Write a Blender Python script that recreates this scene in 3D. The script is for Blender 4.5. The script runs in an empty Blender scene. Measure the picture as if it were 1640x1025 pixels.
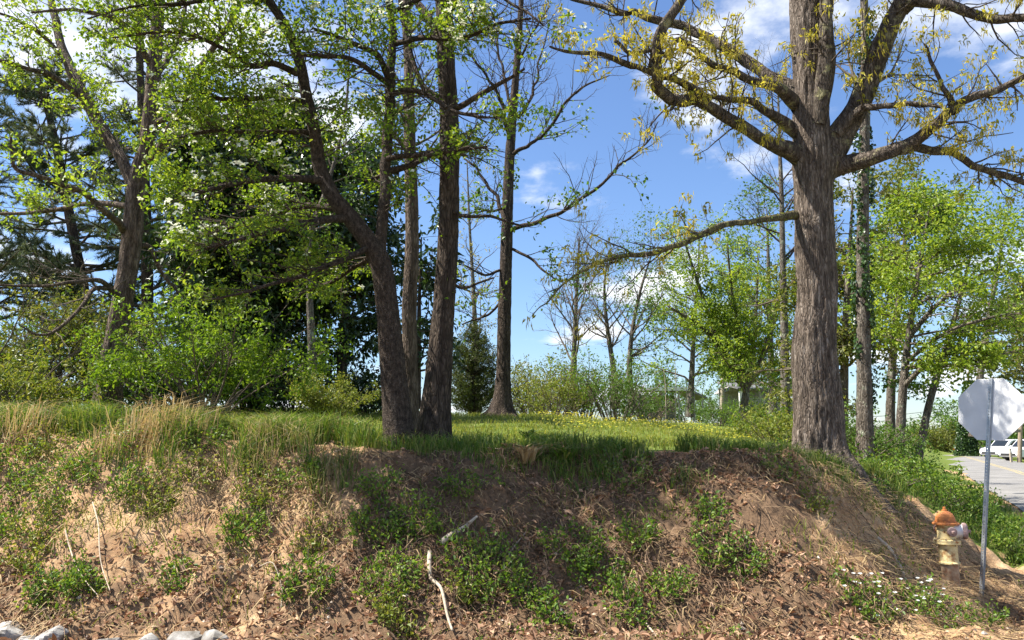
import bpy, math
import numpy as np
from mathutils import Vector, Matrix

# ------------------------------------------------------------------ camera, sky, sun, exposure
scn = bpy.context.scene
COL = scn.collection
F = 1239.0                      # focal length in photograph pixels (1640 wide)
EYE = 1.6
PITCH = math.radians(8.85)
cam = bpy.data.cameras.new('camera'); cam.sensor_width = 36.0
cam.lens = F / 1640.0 * 36.0; cam.clip_end = 5000; cam.clip_start = 0.05
camo = bpy.data.objects.new('camera', cam); COL.objects.link(camo)
camo.location = (0, 0, EYE); camo.rotation_euler = (math.radians(90) + PITCH, 0, 0)
scn.camera = camo

SUN_EL = math.radians(56); SUN_AZ = math.radians(-89)      # clockwise from +Y: the sun stands to the left
w = bpy.data.worlds.new('World'); scn.world = w; w.use_nodes = True
nt = w.node_tree; N_ = nt.nodes; L_ = nt.links
bg = N_['Background']
sky = N_.new('ShaderNodeTexSky'); sky.sky_type = 'NISHITA'; sky.sun_disc = False
sky.sun_elevation = SUN_EL; sky.sun_rotation = SUN_AZ % (2 * math.pi)
sky.air_density = 1.15; sky.dust_density = 0.35; sky.ozone_density = 2.6
geo = N_.new('ShaderNodeTexCoord')
sep = N_.new('ShaderNodeSeparateXYZ'); L_.new(geo.outputs['Generated'], sep.inputs[0])
# cumulus clouds: direction projected on a flat cloud deck, broken up by noise
mz = N_.new('ShaderNodeMath'); mz.operation = 'ADD'; mz.inputs[1].default_value = 0.22; L_.new(sep.outputs[2], mz.inputs[0])
dv = N_.new('ShaderNodeVectorMath'); dv.operation = 'DIVIDE'
cmb = N_.new('ShaderNodeCombineXYZ')
for k in range(3): L_.new(mz.outputs[0], cmb.inputs[k])
L_.new(geo.outputs['Generated'], dv.inputs[0]); L_.new(cmb.outputs[0], dv.inputs[1])
off = N_.new('ShaderNodeVectorMath'); off.operation = 'ADD'; off.inputs[1].default_value = (6.477, 3.017, 0)
L_.new(dv.outputs[0], off.inputs[0])
n1 = N_.new('ShaderNodeTexNoise'); n1.inputs['Scale'].default_value = 2.1; n1.inputs['Detail'].default_value = 9; n1.inputs['Roughness'].default_value = .56
L_.new(off.outputs[0], n1.inputs['Vector'])
rp = N_.new('ShaderNodeValToRGB'); rp.color_ramp.elements[0].position = .52; rp.color_ramp.elements[1].position = .655
rp.color_ramp.interpolation = 'EASE'
L_.new(n1.outputs[0], rp.inputs[0])
mix = N_.new('ShaderNodeMix'); mix.data_type = 'RGBA'
tint = N_.new('ShaderNodeMix'); tint.data_type = 'RGBA'; tint.blend_type = 'MULTIPLY'; tint.inputs[0].default_value = 1
tint.inputs[7].default_value = (0.88, 1.0, 1.22, 1)
L_.new(sky.outputs[0], tint.inputs[6])
L_.new(tint.outputs[2], mix.inputs[6]); mix.inputs[7].default_value = (8.0, 8.2, 8.6, 1)
L_.new(rp.outputs[0], mix.inputs[0]); L_.new(mix.outputs[2], bg.inputs[0])
bg.inputs[1].default_value = 0.062

sl = bpy.data.lights.new('sun', 'SUN'); sl.energy = 5.0; sl.angle = math.radians(.53); sl.color = (1, .95, .86)
so = bpy.data.objects.new('sun', sl); COL.objects.link(so); so.location = (-20, 0, 30)
SUNV = Vector((math.sin(SUN_AZ) * math.cos(SUN_EL), math.cos(SUN_AZ) * math.cos(SUN_EL), math.sin(SUN_EL)))
so.rotation_euler = SUNV.to_track_quat('Z', 'Y').to_euler()
vs = scn.view_settings; vs.view_transform = 'Standard'; vs.look = 'None'; vs.gamma = 1; vs.use_curve_mapping = False
vs.exposure = 1.4
cy = scn.cycles
cy.max_bounces = 7; cy.diffuse_bounces = 3; cy.glossy_bounces = 2; cy.transmission_bounces = 4; cy.transparent_max_bounces = 4
cy.use_adaptive_sampling = True; cy.adaptive_threshold = .015; cy.use_denoising = True
cy.sample_clamp_indirect = 6

# ------------------------------------------------------------------ helpers
rng = np.random.default_rng(11)
A = np.asarray

def hash3(i, j, k, seed):
    h = (i.astype(np.int64) * 374761393 + j.astype(np.int64) * 668265263 + k.astype(np.int64) * 2147483647 + seed * 1274126177) & 0xffffffff
    h = ((h ^ (h >> 13)) * 1274126177) & 0xffffffff
    h = ((h ^ (h >> 16)) * 2246822519) & 0xffffffff
    return ((h ^ (h >> 15)) & 0xffffff) / float(0xffffff)

def vnoise(x, y, z, seed=0):
    x, y, z = np.broadcast_arrays(A(x, float), A(y, float), A(z, float))
    i, j, k = np.floor(x), np.floor(y), np.floor(z)
    fx, fy, fz = x - i, y - j, z - k
    fx = fx * fx * (3 - 2 * fx); fy = fy * fy * (3 - 2 * fy); fz = fz * fz * (3 - 2 * fz)
    r = 0
    for a in (0, 1):
        for b in (0, 1):
            for c in (0, 1):
                r = r + hash3(i + a, j + b, k + c, seed) * (fx if a else 1 - fx) * (fy if b else 1 - fy) * (fz if c else 1 - fz)
    return r

def fbm(x, y, z, octv=4, seed=0, gain=.5):
    r = 0; a = .5; s = 0
    for o in range(octv):
        r = r + a * vnoise(A(x) * 2 ** o, A(y) * 2 ** o, A(z) * 2 ** o, seed + o); s += a; a *= gain
    return r / s

def nrm(v): return v / np.maximum(np.linalg.norm(v, axis=-1, keepdims=True), 1e-9)

def P(px, py, d):
    """world point on the sight line of a photograph pixel at distance Y = d"""
    u = (px - 820) / F; v = (512.5 - py) / F
    y = math.cos(PITCH) - v * math.sin(PITCH); z = math.sin(PITCH) + v * math.cos(PITCH)
    return A([u / y * d, d, EYE + z / y * d])

def sstep(a, b, x):
    t = np.clip((x - a) / (b - a), 0, 1); return t * t * (3 - 2 * t)

def edge(X, Y): return (X - 4.9) * .89 - (Y - 11.0) * .457      # distance right of the bank's right-hand shoulder

def front(X, Y):
    """distance in front of the shoulder of the bank (negative behind it)"""
    yc = np.interp(X, [-20, 2.6, 3.6, 4.6, 5.5, 7, 12], [8.75, 8.75, 9.1, 10.0, 11.0, 12.4, 16])
    return yc + .16 * np.sin(X * .9 + .5) + .10 * np.sin(X * 2.1) - Y

def crest(X, Y):
    """distance outside the shoulder, front or side"""
    a = front(X, Y); b = edge(X, Y)
    return .5 * (a + b + np.sqrt((a - b) ** 2 + .25))

def height(X, Y, detail=True):
    X = A(X, float); Y = A(Y, float)
    e = edge(X, Y); a = front(X, Y); s = crest(X, Y)
    zc = np.interp(X, [-12, -6, -3.8, -1.4, 0, 2, 4, 8], [1.78, 1.66, 1.58, 1.48, 1.47, 1.46, 1.36, 1.2])
    rl = np.interp(Y, [9, 13, 18, 22, 30, 60, 150, 400], [0, .22, .62, .80, .55, -.1, -1.3, -1.6])
    rr = np.interp(Y, [9, 13, 22, 45, 70, 150, 400], [0, .2, .70, 1.42, .9, -1.1, -1.5])
    t = sstep(.0, .13, X / np.maximum(Y, 1))
    rise = (rl * (1 - t) + rr * t); rise = np.where(rise > 0, rise * np.clip(-e / 5, 0, 1), rise)
    x = e + .15
    top = zc + rise - .31 * (x + np.sqrt(x * x + .08))
    toe = .0 - .34 * np.exp(-((X - 5.8) ** 2 + (Y - 9.0) ** 2) / 5.0) - .05 * sstep(1.6, 2.6, e) - .05 * sstep(6, 5, Y)
    top = .5 * (top + toe + np.sqrt((top - toe) ** 2 + .01))
    q = np.clip(a / 2.15, 0, 1)
    z = top + (toe - top) * (.6 * q + .4 * q * q * (3 - 2 * q))
    k_ = np.exp(-((X - 5.6) ** 2 + (Y - 9.25) ** 2) / 1.1)
    z = z * (1 - k_) + k_ * (-.38 + (Y - 9.35) * .45 - (X - 5.6) * .22)
    if detail:
        m = sstep(-.7, .2, s) * sstep(3.3, 2.0, s) * sstep(5.2, 6.4, Y) * sstep(60, 20, Y) * (1 - np.exp(-((X - 5.5) ** 2 + (Y - 9.3) ** 2) / .12))
        far = sstep(60, 25, Y)
        lump = (fbm(X * 1.3, Y * 1.3, 0, 3, 5) - .5) * .20 + (fbm(X * 3.8, Y * 3.8, z * 3, 3, 9) - .5) * .27 + (fbm(X * 10, Y * 10, z * 8, 2, 3) - .5) * .13
        z = z + m * lump + (1 - m) * far * (fbm(X * .8, Y * .8, 0, 3, 2) - .5) * .08 * sstep(5.2, 6.2, Y)
    return z

def G(px, py, d0=4.5, d1=60):
    """where the sight line of a photograph pixel meets the ground"""
    ds = np.concatenate([np.arange(d0, 16, .03), np.arange(16, d1, .2)])
    dirv = P(px, py, 1.0) - A([0, 0, EYE])
    zz = EYE + dirv[2] * ds
    hit = np.nonzero(zz < height(dirv[0] * ds, ds))[0]
    d = ds[hit[0]] if len(hit) else 22.0
    x = dirv[0] * d
    return A([x, d, float(height(x, d))])

def on(x, y, dz=0.0): return A([x, y, float(height(x, y)) + dz])

# ---- meshes
def mesh(name, V, faces, mat, parent=None, smooth=False, attr=None):
    V = A(V, np.float32).reshape(-1, 3)
    if not isinstance(faces, list): faces = [faces]
    faces = [A(f, np.int32) for f in faces if len(f)]
    me = bpy.data.meshes.new(name)
    nl = sum(f.size for f in faces); nf = sum(len(f) for f in faces)
    me.vertices.add(len(V)); me.vertices.foreach_set('co', V.ravel())
    me.loops.add(nl); me.polygons.add(nf)
    me.loops.foreach_set('vertex_index', np.concatenate([f.ravel() for f in faces]))
    st = []; o = 0
    for f in faces:
        st.append(o + np.arange(len(f)) * f.shape[1]); o += f.size
    me.polygons.foreach_set('loop_start', np.concatenate(st).astype(np.int32))
    me.polygons.foreach_set('use_smooth', np.full(nf, smooth))
    if attr:
        for k, v in attr.items():
            at = me.attributes.new(k, 'FLOAT', 'POINT'); at.data.foreach_set('value', A(v, np.float32))
    me.update(calc_edges=True); me.validate()
    for m in (mat if isinstance(mat, (list, tuple)) else [mat]): me.materials.append(m)
    ob = bpy.data.objects.new(name, me); COL.objects.link(ob)
    if parent is not None:
        ob.parent = parent; ob.matrix_parent_inverse = parent.matrix_world.inverted()
    return ob

def empty(name, loc):
    o = bpy.data.objects.new(name, None); COL.objects.link(o); o.location = [float(c) for c in loc]
    o.empty_display_size = .1; o.matrix_world = Matrix.Translation(Vector([float(c) for c in loc]))
    return o

def tag(o, label=None, cat=None, group=None, kind=None):
    if label: o['label'] = label
    if cat: o['category'] = cat
    if group: o['group'] = group
    if kind: o['kind'] = kind
    return o

class MB:
    """collects verts and polygon faces of mixed size"""
    def __init__(s): s.v = []; s.f = {}; s.n = 0
    def add(s, V, *faces):
        V = A(V, float).reshape(-1, 3)
        for f in faces:
            f = A(f)
            if f.size: s.f.setdefault(f.shape[1], []).append(f + s.n)
        s.v.append(V); s.n += len(V); return s
    def build(s, name, mat, parent=None, smooth=False):
        return mesh(name, np.concatenate(s.v), [np.concatenate(x) for x in s.f.values()], mat, parent, smooth)
    def box(s, c, size, M=None):
        x, y, z = A(size) / 2
        V = A([[a, b, d] for a in (-x, x) for b in (-y, y) for d in (-z, z)])
        if M is not None: V = V @ A(M).T
        return s.add(V + A(c), [[0, 1, 3, 2], [4, 6, 7, 5], [0, 4, 5, 1], [2, 3, 7, 6], [0, 2, 6, 4], [1, 5, 7, 3]])
    def lathe(s, prof, M=None, o=(0, 0, 0), seg=20):
        prof = A(prof, float); n = len(prof); t = np.arange(seg) / seg * 2 * math.pi
        V = np.stack([prof[:, None, 0] * np.cos(t), prof[:, None, 0] * np.sin(t), np.repeat(prof[:, 1:2], seg, 1)], -1).reshape(-1, 3)
        if M is not None: V = V @ A(M).T
        i = np.arange(n - 1)[:, None] * seg; j = np.arange(seg); k = (j + 1) % seg
        f = np.stack([i + j, i + k, i + seg + k, i + seg + j], -1).reshape(-1, 4)
        s.add(V + A(o), f)
        s.f.setdefault(seg, []).append(A([np.arange(seg)[::-1], (n - 1) * seg + np.arange(seg)]) + s.n - len(V))
        return s

def catmull(C, n):
    C = A(C, float); K = len(C)
    if K == 2: t = np.linspace(0, 1, n)[:, None]; return C[0] * (1 - t) + C[1] * t
    E = np.concatenate([[2 * C[0] - C[1]], C, [2 * C[-1] - C[-2]]])
    u = np.linspace(0, K - 1 - 1e-6, n); i = u.astype(int); t = (u - i)[:, None]
    p0, p1, p2, p3 = E[i], E[i + 1], E[i + 2], E[i + 3]
    return .5 * (2 * p1 + (p2 - p0) * t + (2 * p0 - 5 * p1 + 4 * p2 - p3) * t ** 2 + (3 * p1 - p0 - 3 * p2 + p3) * t ** 3)

def ctrl(pts):
    """(px, py, distance, half width in photo pixels) -> xyz + radius"""
    out = []
    for px, py, d, r in pts:
        p = P(px, py, d); out.append([p[0], p[1], p[2], r / F * d])
    return A(out)

def tube_hi(C, seg=24, step=.05, amp=.006, bark=7.0, stretch=1.6, flare=0., lobes=5, seed=0, lump=.06, spin=0.0, kink=0., fspan=.22):
    """one bark covered stem: rings along the path, ridges and furrows really displaced"""
    C = A(C, float)
    ln = np.linalg.norm(np.diff(C[:, :3], axis=0), axis=1).sum()
    n = max(6, int(ln / step)); Q = catmull(C, n); p = Q[:, :3]; r = np.maximum(Q[:, 3], .002)
    if kink:
        s_ = np.linspace(0, ln, n); wv = np.sin(np.linspace(0, math.pi, n)) ** .4
        p = p + kink * wv[:, None] * np.stack([fbm(s_ * 2.6, 0, k * 9.1, 2, seed + 40) - .5 for k in range(3)], -1)
    T = nrm(np.gradient(p, axis=0)); U = np.zeros_like(p)
    ref = A([1., 0, 0]) if abs(T[0][0]) < .8 else A([0, 1., 0])
    u = nrm(np.cross(T[0], np.cross(ref, T[0])))
    for i in range(n):
        u = u - T[i] * u.dot(T[i]); u = u / np.linalg.norm(u); U[i] = u
    Vv = np.cross(T, U)
    s = np.concatenate([[0], np.cumsum(np.linalg.norm(np.diff(p, axis=0), axis=1))])
    th = np.arange(seg) / seg * 2 * math.pi
    c, si = np.cos(th)[None], np.sin(th)[None]; S = s[:, None]; rr = r[:, None]
    tw = S * spin
    cx, sx = np.cos(th[None] + tw), np.sin(th[None] + tw)
    a = fbm(cx * rr * bark * 3, sx * rr * bark * 3, S * stretch * 2.2, 3, seed)
    ridge = 1 - np.abs(2 * a - 1) * 2.2
    big = fbm(cx * 1.3, sx * 1.3, S * 1.1, 2, seed + 7) - .5
    R = rr * (1 + lump * 2 * big) + amp * (ridge - .3) * np.minimum(1, rr / .06)
    if flare:
        fl = np.exp(-S / fspan) * flare
        R = R * (1 + fl * (.55 + .75 * np.maximum(0, np.cos(lobes * th[None] + 1.3 + seed + .7 * np.sin(2 * th)[None])) ** 1.5))
    V = p[:, None] + R[..., None] * (c[..., None] * U[:, None] + si[..., None] * Vv[:, None])
    V = V.reshape(-1, 3)
    i = np.arange(n - 1)[:, None] * seg; j = np.arange(seg); k = (j + 1) % seg
    f = np.stack([i + j, i + k, i + seg + k, i + seg + j], -1).reshape(-1, 4)
    V = np.concatenate([V, [p[-1] + T[-1] * r[-1] * .6]])
    tip = np.stack([(n - 1) * seg + j, (n - 1) * seg + k, np.full(seg, n * seg)], -1)
    return V, f, tip

def stems(C_list, K):
    """control polylines -> arrays of K points and radii"""
    Q = [catmull(c, K) for c in C_list]
    return A([q[:, :3] for q in Q]), A([q[:, 3] for q in Q])

def plen(Pp): return np.linalg.norm(np.diff(Pp, axis=1), axis=2).sum(1)

def grow(Pp, R, dens, L, K=6, ang=(35, 70), jit=.18, up=.06, flat=1., t=(.2, 1.), rf=.5, taper=.3, droop=0., rmax=9, taperlen=.5, bias=None):
    n, Kp, _ = Pp.shape
    cnt = np.maximum(0, np.floor(plen(Pp) * dens * (t[1] - t[0]) + rng.random(n))).astype(int)
    idx = np.repeat(np.arange(n), cnt); M = len(idx)
    if M == 0: return np.zeros((0, K, 3)), np.zeros((0, K))
    tt = rng.uniform(t[0], t[1], M); f = tt * (Kp - 1 - 1e-5); i = f.astype(int); fr = (f - i)[:, None]
    base = Pp[idx, i] * (1 - fr) + Pp[idx, i + 1] * fr
    tan = nrm(Pp[idx, i + 1] - Pp[idx, i])
    r0 = np.minimum((R[idx, i] * (1 - fr[:, 0]) + R[idx, i + 1] * fr[:, 0]) * rf, rmax)
    q = rng.normal(size=(M, 3)); q[:, 2] *= flat
    if bias is not None: q += A(bias)
    q = nrm(q - tan * (q * tan).sum(1, keepdims=True))
    a = np.radians(rng.uniform(ang[0], ang[1], M))[:, None]
    d = np.cos(a) * tan + np.sin(a) * q; d[:, 2] *= flat; d = nrm(d)
    ln = L * rng.uniform(.55, 1.25, M) * (1 - taperlen * tt); st = (ln / (K - 1))[:, None]
    out = np.zeros((M, K, 3)); out[:, 0] = base
    for k in range(1, K):
        d = d + rng.normal(size=(M, 3)) * jit; d[:, 2] += up - droop * k / K; d = nrm(d); out[:, k] = out[:, k - 1] + d * st
    return out, r0[:, None] * np.linspace(1, taper, K)[None]

def cat(*PR):
    K = min(p.shape[1] for p, r in PR); out = [[], []]
    for p, r in PR:
        i = np.round(np.linspace(0, p.shape[1] - 1, K)).astype(int); out[0].append(p[:, i]); out[1].append(r[:, i])
    return np.concatenate(out[0]), np.concatenate(out[1])

def tubes(Pp, R, m=5):
    n, K, _ = Pp.shape
    T = nrm(np.gradient(Pp, axis=1)); ref = nrm(rng.normal(size=(n, 1, 3)))
    U = nrm(np.cross(T, np.broadcast_to(ref, T.shape))); W = np.cross(T, U)
    th = np.arange(m) / m * 2 * math.pi
    V = Pp[:, :, None] + R[:, :, None, None] * (np.cos(th)[:, None] * U[:, :, None] + np.sin(th)[:, None] * W[:, :, None])
    b = (np.arange(n) * K * m)[:, None, None]; i = (np.arange(K - 1) * m)[None, :, None]; j = np.arange(m)[None, None]; k = (j + 1) % m
    f = np.stack([b + i + j, b + i + k, b + i + m + k, b + i + m + j], -1).reshape(-1, 4)
    return V.reshape(-1, 3), f

def leafmesh(C, D, Nn, L, W, fold=.2, curl=.15, six=False):
    D = nrm(D); S = nrm(np.cross(D, Nn)); Nn = np.cross(S, D)
    L = np.broadcast_to(A(L, float), (len(C),))[:, None]; W = np.broadcast_to(A(W, float), (len(C),))[:, None]
    up = Nn * W * fold; n = len(C); b = (np.arange(n))[:, None]
    if six:
        V = np.stack([C, C + D * L * .28 + S * W * .46 + up, C + D * L * .66 + S * W * .42 + up - Nn * L * curl * .4, C + D * L - Nn * L * curl,
                      C + D * L * .66 - S * W * .42 + up - Nn * L * curl * .4, C + D * L * .28 - S * W * .46 + up], 1)
        return V.reshape(-1, 3), [(b * 6 + A([[0, 1, 2, 3]])).reshape(-1, 4), (b * 6 + A([[0, 3, 4, 5]])).reshape(-1, 4)]
    V = np.stack([C, C + D * L * .45 + S * W * .5 + up, C + D * L - Nn * L * curl, C + D * L * .45 - S * W * .5 + up], 1)
    return V.reshape(-1, 3), [np.concatenate([b * 4 + A([[0, 1, 2]]), b * 4 + A([[0, 2, 3]])])]

def leaves_on(Pp, per, size, wide=.55, t=(.2, 1.), up=.7, hang=.0, spread=.03, six=False, fold=.2, curl=.15, keep=None, rnd=.5):
    n, K, _ = Pp.shape
    M = int(n * per); idx = rng.integers(0, n, M)
    f = rng.uniform(t[0], t[1], M) * (K - 1 - 1e-5); i = f.astype(int); fr = (f - i)[:, None]
    c = Pp[idx, i] * (1 - fr) + Pp[idx, i + 1] * fr; tan = nrm(Pp[idx, i + 1] - Pp[idx, i])
    c = c + rng.normal(size=(M, 3)) * spread
    if keep is not None:
        k = keep(c); c = c[k]; tan = tan[k]; M = len(c)
    D = nrm(tan * .5 + rng.normal(size=(M, 3)) * .8 + A([0, 0, -hang]))
    Nn = rng.normal(size=(M, 3)) * .75 + A([0, 0, up])
    L = size * rng.uniform(1 - rnd, 1 + rnd, M)
    return leafmesh(c, D, Nn, L, L * wide, fold, curl, six)

# ------------------------------------------------------------------ materials
def mat(name):
    m = bpy.data.materials.new(name); m.use_nodes = True
    return m, m.node_tree.nodes, m.node_tree.links, m.node_tree.nodes['Principled BSDF']

def ramp(N, cols, pos=None):
    r = N.new('ShaderNodeValToRGB'); e = r.color_ramp.elements
    while len(e) < len(cols): e.new(.5)
    for k, c in enumerate(cols):
        e[k].position = pos[k] if pos else k / (len(cols) - 1); e[k].color = (*c, 1)
    return r

def coords(N, L, scale=(1, 1, 1)):
    g = N.new('ShaderNodeNewGeometry'); v = N.new('ShaderNodeVectorMath'); v.operation = 'MULTIPLY'; v.inputs[1].default_value = scale
    L.new(g.outputs['Position'], v.inputs[0]); return v.outputs[0]

def noise(N, L, vec, scale, detail=5, rough=.6):
    n = N.new('ShaderNodeTexNoise'); n.inputs['Scale'].default_value = scale; n.inputs['Detail'].default_value = detail; n.inputs['Roughness'].default_value = rough
    L.new(vec, n.inputs['Vector']); return n.outputs[0]

def bump(N, L, h, strength, dist, bs):
    b = N.new('ShaderNodeBump'); b.inputs['Strength'].default_value = strength; b.inputs['Distance'].default_value = dist
    L.new(h, b.inputs['Height']); L.new(b.outputs[0], bs.inputs['Normal'])

def mixc(N, L, fac, a, b, mode='MIX'):
    m = N.new('ShaderNodeMix'); m.data_type = 'RGBA'; m.blend_type = mode
    for s, v in ((0, fac), (6, a), (7, b)):
        if isinstance(v, (int, float)): m.inputs[s].default_value = v
        elif isinstance(v, tuple): m.inputs[s].default_value = (*v, 1)
        else: L.new(v, m.inputs[s])
    return m.outputs[2]

def leafmat(name, cols, trans=.42, rough=.5, tcol=(1.25, 1.2, .55), spec=.35):
    m, N, L, b = mat(name)
    g = N.new('ShaderNodeNewGeometry'); r = ramp(N, cols); L.new(g.outputs['Random Per Island'], r.inputs[0])
    L.new(r.outputs[0], b.inputs['Base Color']); b.inputs['Roughness'].default_value = rough; b.inputs['Specular IOR Level'].default_value = spec
    t = N.new('ShaderNodeBsdfTranslucent'); L.new(mixc(N, L, 1.0, r.outputs[0], tcol, 'MULTIPLY'), t.inputs[0])
    x = N.new('ShaderNodeMixShader'); x.inputs[0].default_value = trans
    L.new(b.outputs[0], x.inputs[1]); L.new(t.outputs[0], x.inputs[2]); L.new(x.outputs[0], N['Material Output'].inputs[0])
    return m

def barkmat(name, dark, mid, light, scale=14, lichen=None, st=.22):
    m, N, L, b = mat(name)
    v = coords(N, L, (1, 1, st)); n = noise(N, L, v, scale, 7, .68)
    vo = N.new('ShaderNodeTexVoronoi'); vo.feature = 'DISTANCE_TO_EDGE'; vo.inputs['Scale'].default_value = scale * 1.7
    wv = N.new('ShaderNodeVectorMath'); wv.operation = 'ADD'; L.new(v, wv.inputs[0])
    nn = N.new('ShaderNodeTexNoise'); nn.inputs['Scale'].default_value = scale * .8; L.new(v, nn.inputs['Vector'])
    sc_ = N.new('ShaderNodeVectorMath'); sc_.operation = 'SCALE'; sc_.inputs[3].default_value = .12; L.new(nn.outputs[1], sc_.inputs[0]); L.new(sc_.outputs[0], wv.inputs[1])
    L.new(wv.outputs[0], vo.inputs['Vector'])
    r = ramp(N, [dark, mid, light], [.32, .52, .72]); L.new(n, r.inputs[0])
    cr = ramp(N, [(.35, .33, .3), (1, 1, 1)], [0, .16]); L.new(vo.outputs[0], cr.inputs[0])
    c = mixc(N, L, .75, r.outputs[0], cr.outputs[0], 'MULTIPLY')
    if lichen:
        ln = noise(N, L, coords(N, L), 5.5, 6, .7); lr = ramp(N, [(0, 0, 0), (1, 1, 1)], [.56, .64]); L.new(ln, lr.inputs[0])
        c = mixc(N, L, lr.outputs[0], c, lichen)
    L.new(c, b.inputs['Base Color']); b.inputs['Roughness'].default_value = .9; b.inputs['Specular IOR Level'].default_value = .15
    ad = N.new('ShaderNodeMath'); ad.operation = 'MULTIPLY_ADD'; ad.inputs[1].default_value = .6
    mn = N.new('ShaderNodeMath'); mn.operation = 'MINIMUM'; mn.inputs[1].default_value = .25; L.new(vo.outputs[0], mn.inputs[0])
    ad2 = N.new('ShaderNodeMath'); ad2.operation = 'MULTIPLY'; ad2.inputs[1].default_value = 3; L.new(mn.outputs[0], ad2.inputs[0])
    L.new(n, ad.inputs[0]); L.new(ad2.outputs[0], ad.inputs[2]); bump(N, L, ad.outputs[0], .9, .02, b)
    return m

def flatmat(name, c1, c2, scale=20, rough=.6, metal=0., bmp=.2, dist=.004, detail=6, pos=(.35, .65), spec=.5):
    m, N, L, b = mat(name); n = noise(N, L, coords(N, L), scale, detail, .65)
    r = ramp(N, [c1, c2], list(pos)); L.new(n, r.inputs[0]); L.new(r.outputs[0], b.inputs['Base Color'])
    b.inputs['Roughness'].default_value = rough; b.inputs['Metallic'].default_value = metal; b.inputs['Specular IOR Level'].default_value = spec
    if bmp: bump(N, L, n, bmp, dist, b)
    return m

M = {}
M['oak_bark'] = barkmat('oak_bark', (.05, .038, .03), (.155, .122, .097), (.36, .305, .255), 20, st=.17)
M['dark_bark'] = barkmat('dark_bark', (.028, .021, .017), (.075, .056, .043), (.16, .12, .09), 16)
M['dogwood_bark'] = barkmat('dogwood_bark', (.035, .027, .022), (.10, .075, .058), (.2, .155, .12), 30, st=.5)
M['grey_bark'] = barkmat('grey_bark', (.06, .05, .04), (.16, .135, .11), (.30, .265, .22), 18, lichen=(.26, .27, .2))
M['brown_bark'] = barkmat('brown_bark', (.05, .037, .028), (.14, .105, .08), (.27, .21, .16), 17)
M['twig'] = flatmat('twig_bark', (.06, .048, .038), (.19, .155, .12), 30, .9, bmp=0, spec=.1)
M['dark_twig'] = flatmat('dark_twig_bark', (.035, .028, .022), (.11, .088, .068), 30, .9, bmp=0, spec=.1)
M['limb_bark'] = barkmat('oak_limb_bark', (.04, .032, .026), (.11, .088, .07), (.23, .195, .16), 16, lichen=(.24, .22, .12))
M['moss_bark'] = barkmat('mossy_bark', (.05, .04, .03), (.15, .13, .07), (.28, .25, .13), 16, lichen=(.22, .22, .06))
M['oak_leaf'] = leafmat('young_oak_leaf', [(.24, .24, .03), (.36, .34, .05), (.46, .42, .08), (.40, .33, .07)], .5)
M['catkin'] = leafmat('catkin', [(.34, .29, .04), (.48, .41, .07), (.56, .48, .12)], .45)
M['dog_leaf'] = leafmat('dogwood_leaf', [(.07, .135, .012), (.13, .215, .018), (.20, .29, .028), (.28, .34, .04)], .48)
M['petal'] = leafmat('blossom_petal', [(.62, .66, .45), (.78, .78, .66), (.82, .82, .74)], .35, tcol=(1, 1, .9))
M['ever_leaf'] = leafmat('evergreen_leaf', [(.018, .038, .010), (.034, .064, .016), (.06, .10, .026)], .2, .35, spec=.5)
M['pine_needle'] = leafmat('pine_needle', [(.055, .08, .045), (.10, .13, .075), (.17, .195, .125)], .22, .55)
M['cedar_leaf'] = leafmat('cedar_leaf', [(.045, .065, .018), (.08, .105, .03), (.12, .14, .045)], .25)
M['lime_leaf'] = leafmat('lime_leaf', [(.10, .17, .015), (.17, .26, .025), (.25, .34, .04), (.33, .39, .06)], .5)
M['mid_leaf'] = leafmat('mid_leaf', [(.045, .10, .014), (.085, .165, .022), (.14, .22, .035)], .42)
M['olive_leaf'] = leafmat('olive_leaf', [(.08, .105, .02), (.14, .165, .032), (.22, .215, .05)], .42)
M['bush_leaf'] = leafmat('bush_leaf', [(.075, .145, .012), (.14, .235, .02), (.23, .33, .035)], .48)
M['pale_leaf'] = leafmat('budding_leaf', [(.22, .21, .09), (.30, .28, .12), (.38, .34, .17)], .45)
M['ivy_leaf'] = leafmat('ivy_leaf', [(.018, .045, .01), (.035, .075, .014), (.06, .11, .022)], .2, .35, spec=.5)
M['weed_leaf'] = leafmat('weed_leaf', [(.05, .11, .014), (.095, .18, .02), (.16, .25, .03), (.24, .30, .05)], .42)
M['weed_yellow'] = leafmat('yellow_weed_leaf', [(.10, .15, .02), (.18, .22, .035), (.27, .27, .06)], .4)
M['grass'] = leafmat('grass_blade', [(.05, .11, .014), (.09, .17, .022), (.15, .21, .04), (.26, .25, .09)], .4)
M['lawn'] = leafmat('lawn_blade', [(.12, .17, .025), (.19, .24, .035), (.27, .28, .06), (.32, .29, .10)], .45)
M['straw'] = leafmat('dry_straw', [(.22, .14, .065), (.36, .25, .12), (.50, .37, .19), (.28, .17, .075)], .25, .7, tcol=(1, .9, .7))
M['blond'] = leafmat('blond_grass', [(.38, .28, .13), (.52, .40, .20), (.62, .50, .28)], .35, .7, tcol=(1, .9, .7))
M['root'] = leafmat('root_hair', [(.05, .03, .018), (.10, .06, .035), (.17, .105, .06), (.30, .205, .12)], .1, .8, tcol=(1, .9, .7))
M['litter'] = leafmat('leaf_litter', [(.15, .075, .04), (.26, .145, .08), (.37, .22, .13), (.47, .31, .2)], .18, .7, tcol=(1, .8, .6))
M['yellow'] = leafmat('yellow_flower', [(.6, .52, .02), (.72, .64, .05)], .3, tcol=(1, 1, .6))
M['white_flower'] = leafmat('white_flower', [(.75, .75, .7), (.82, .82, .8)], .3, tcol=(1, 1, 1))
M['stick'] = flatmat('bare_wood', (.30, .235, .165), (.52, .43, .32), 35, .8, bmp=.4)
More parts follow.
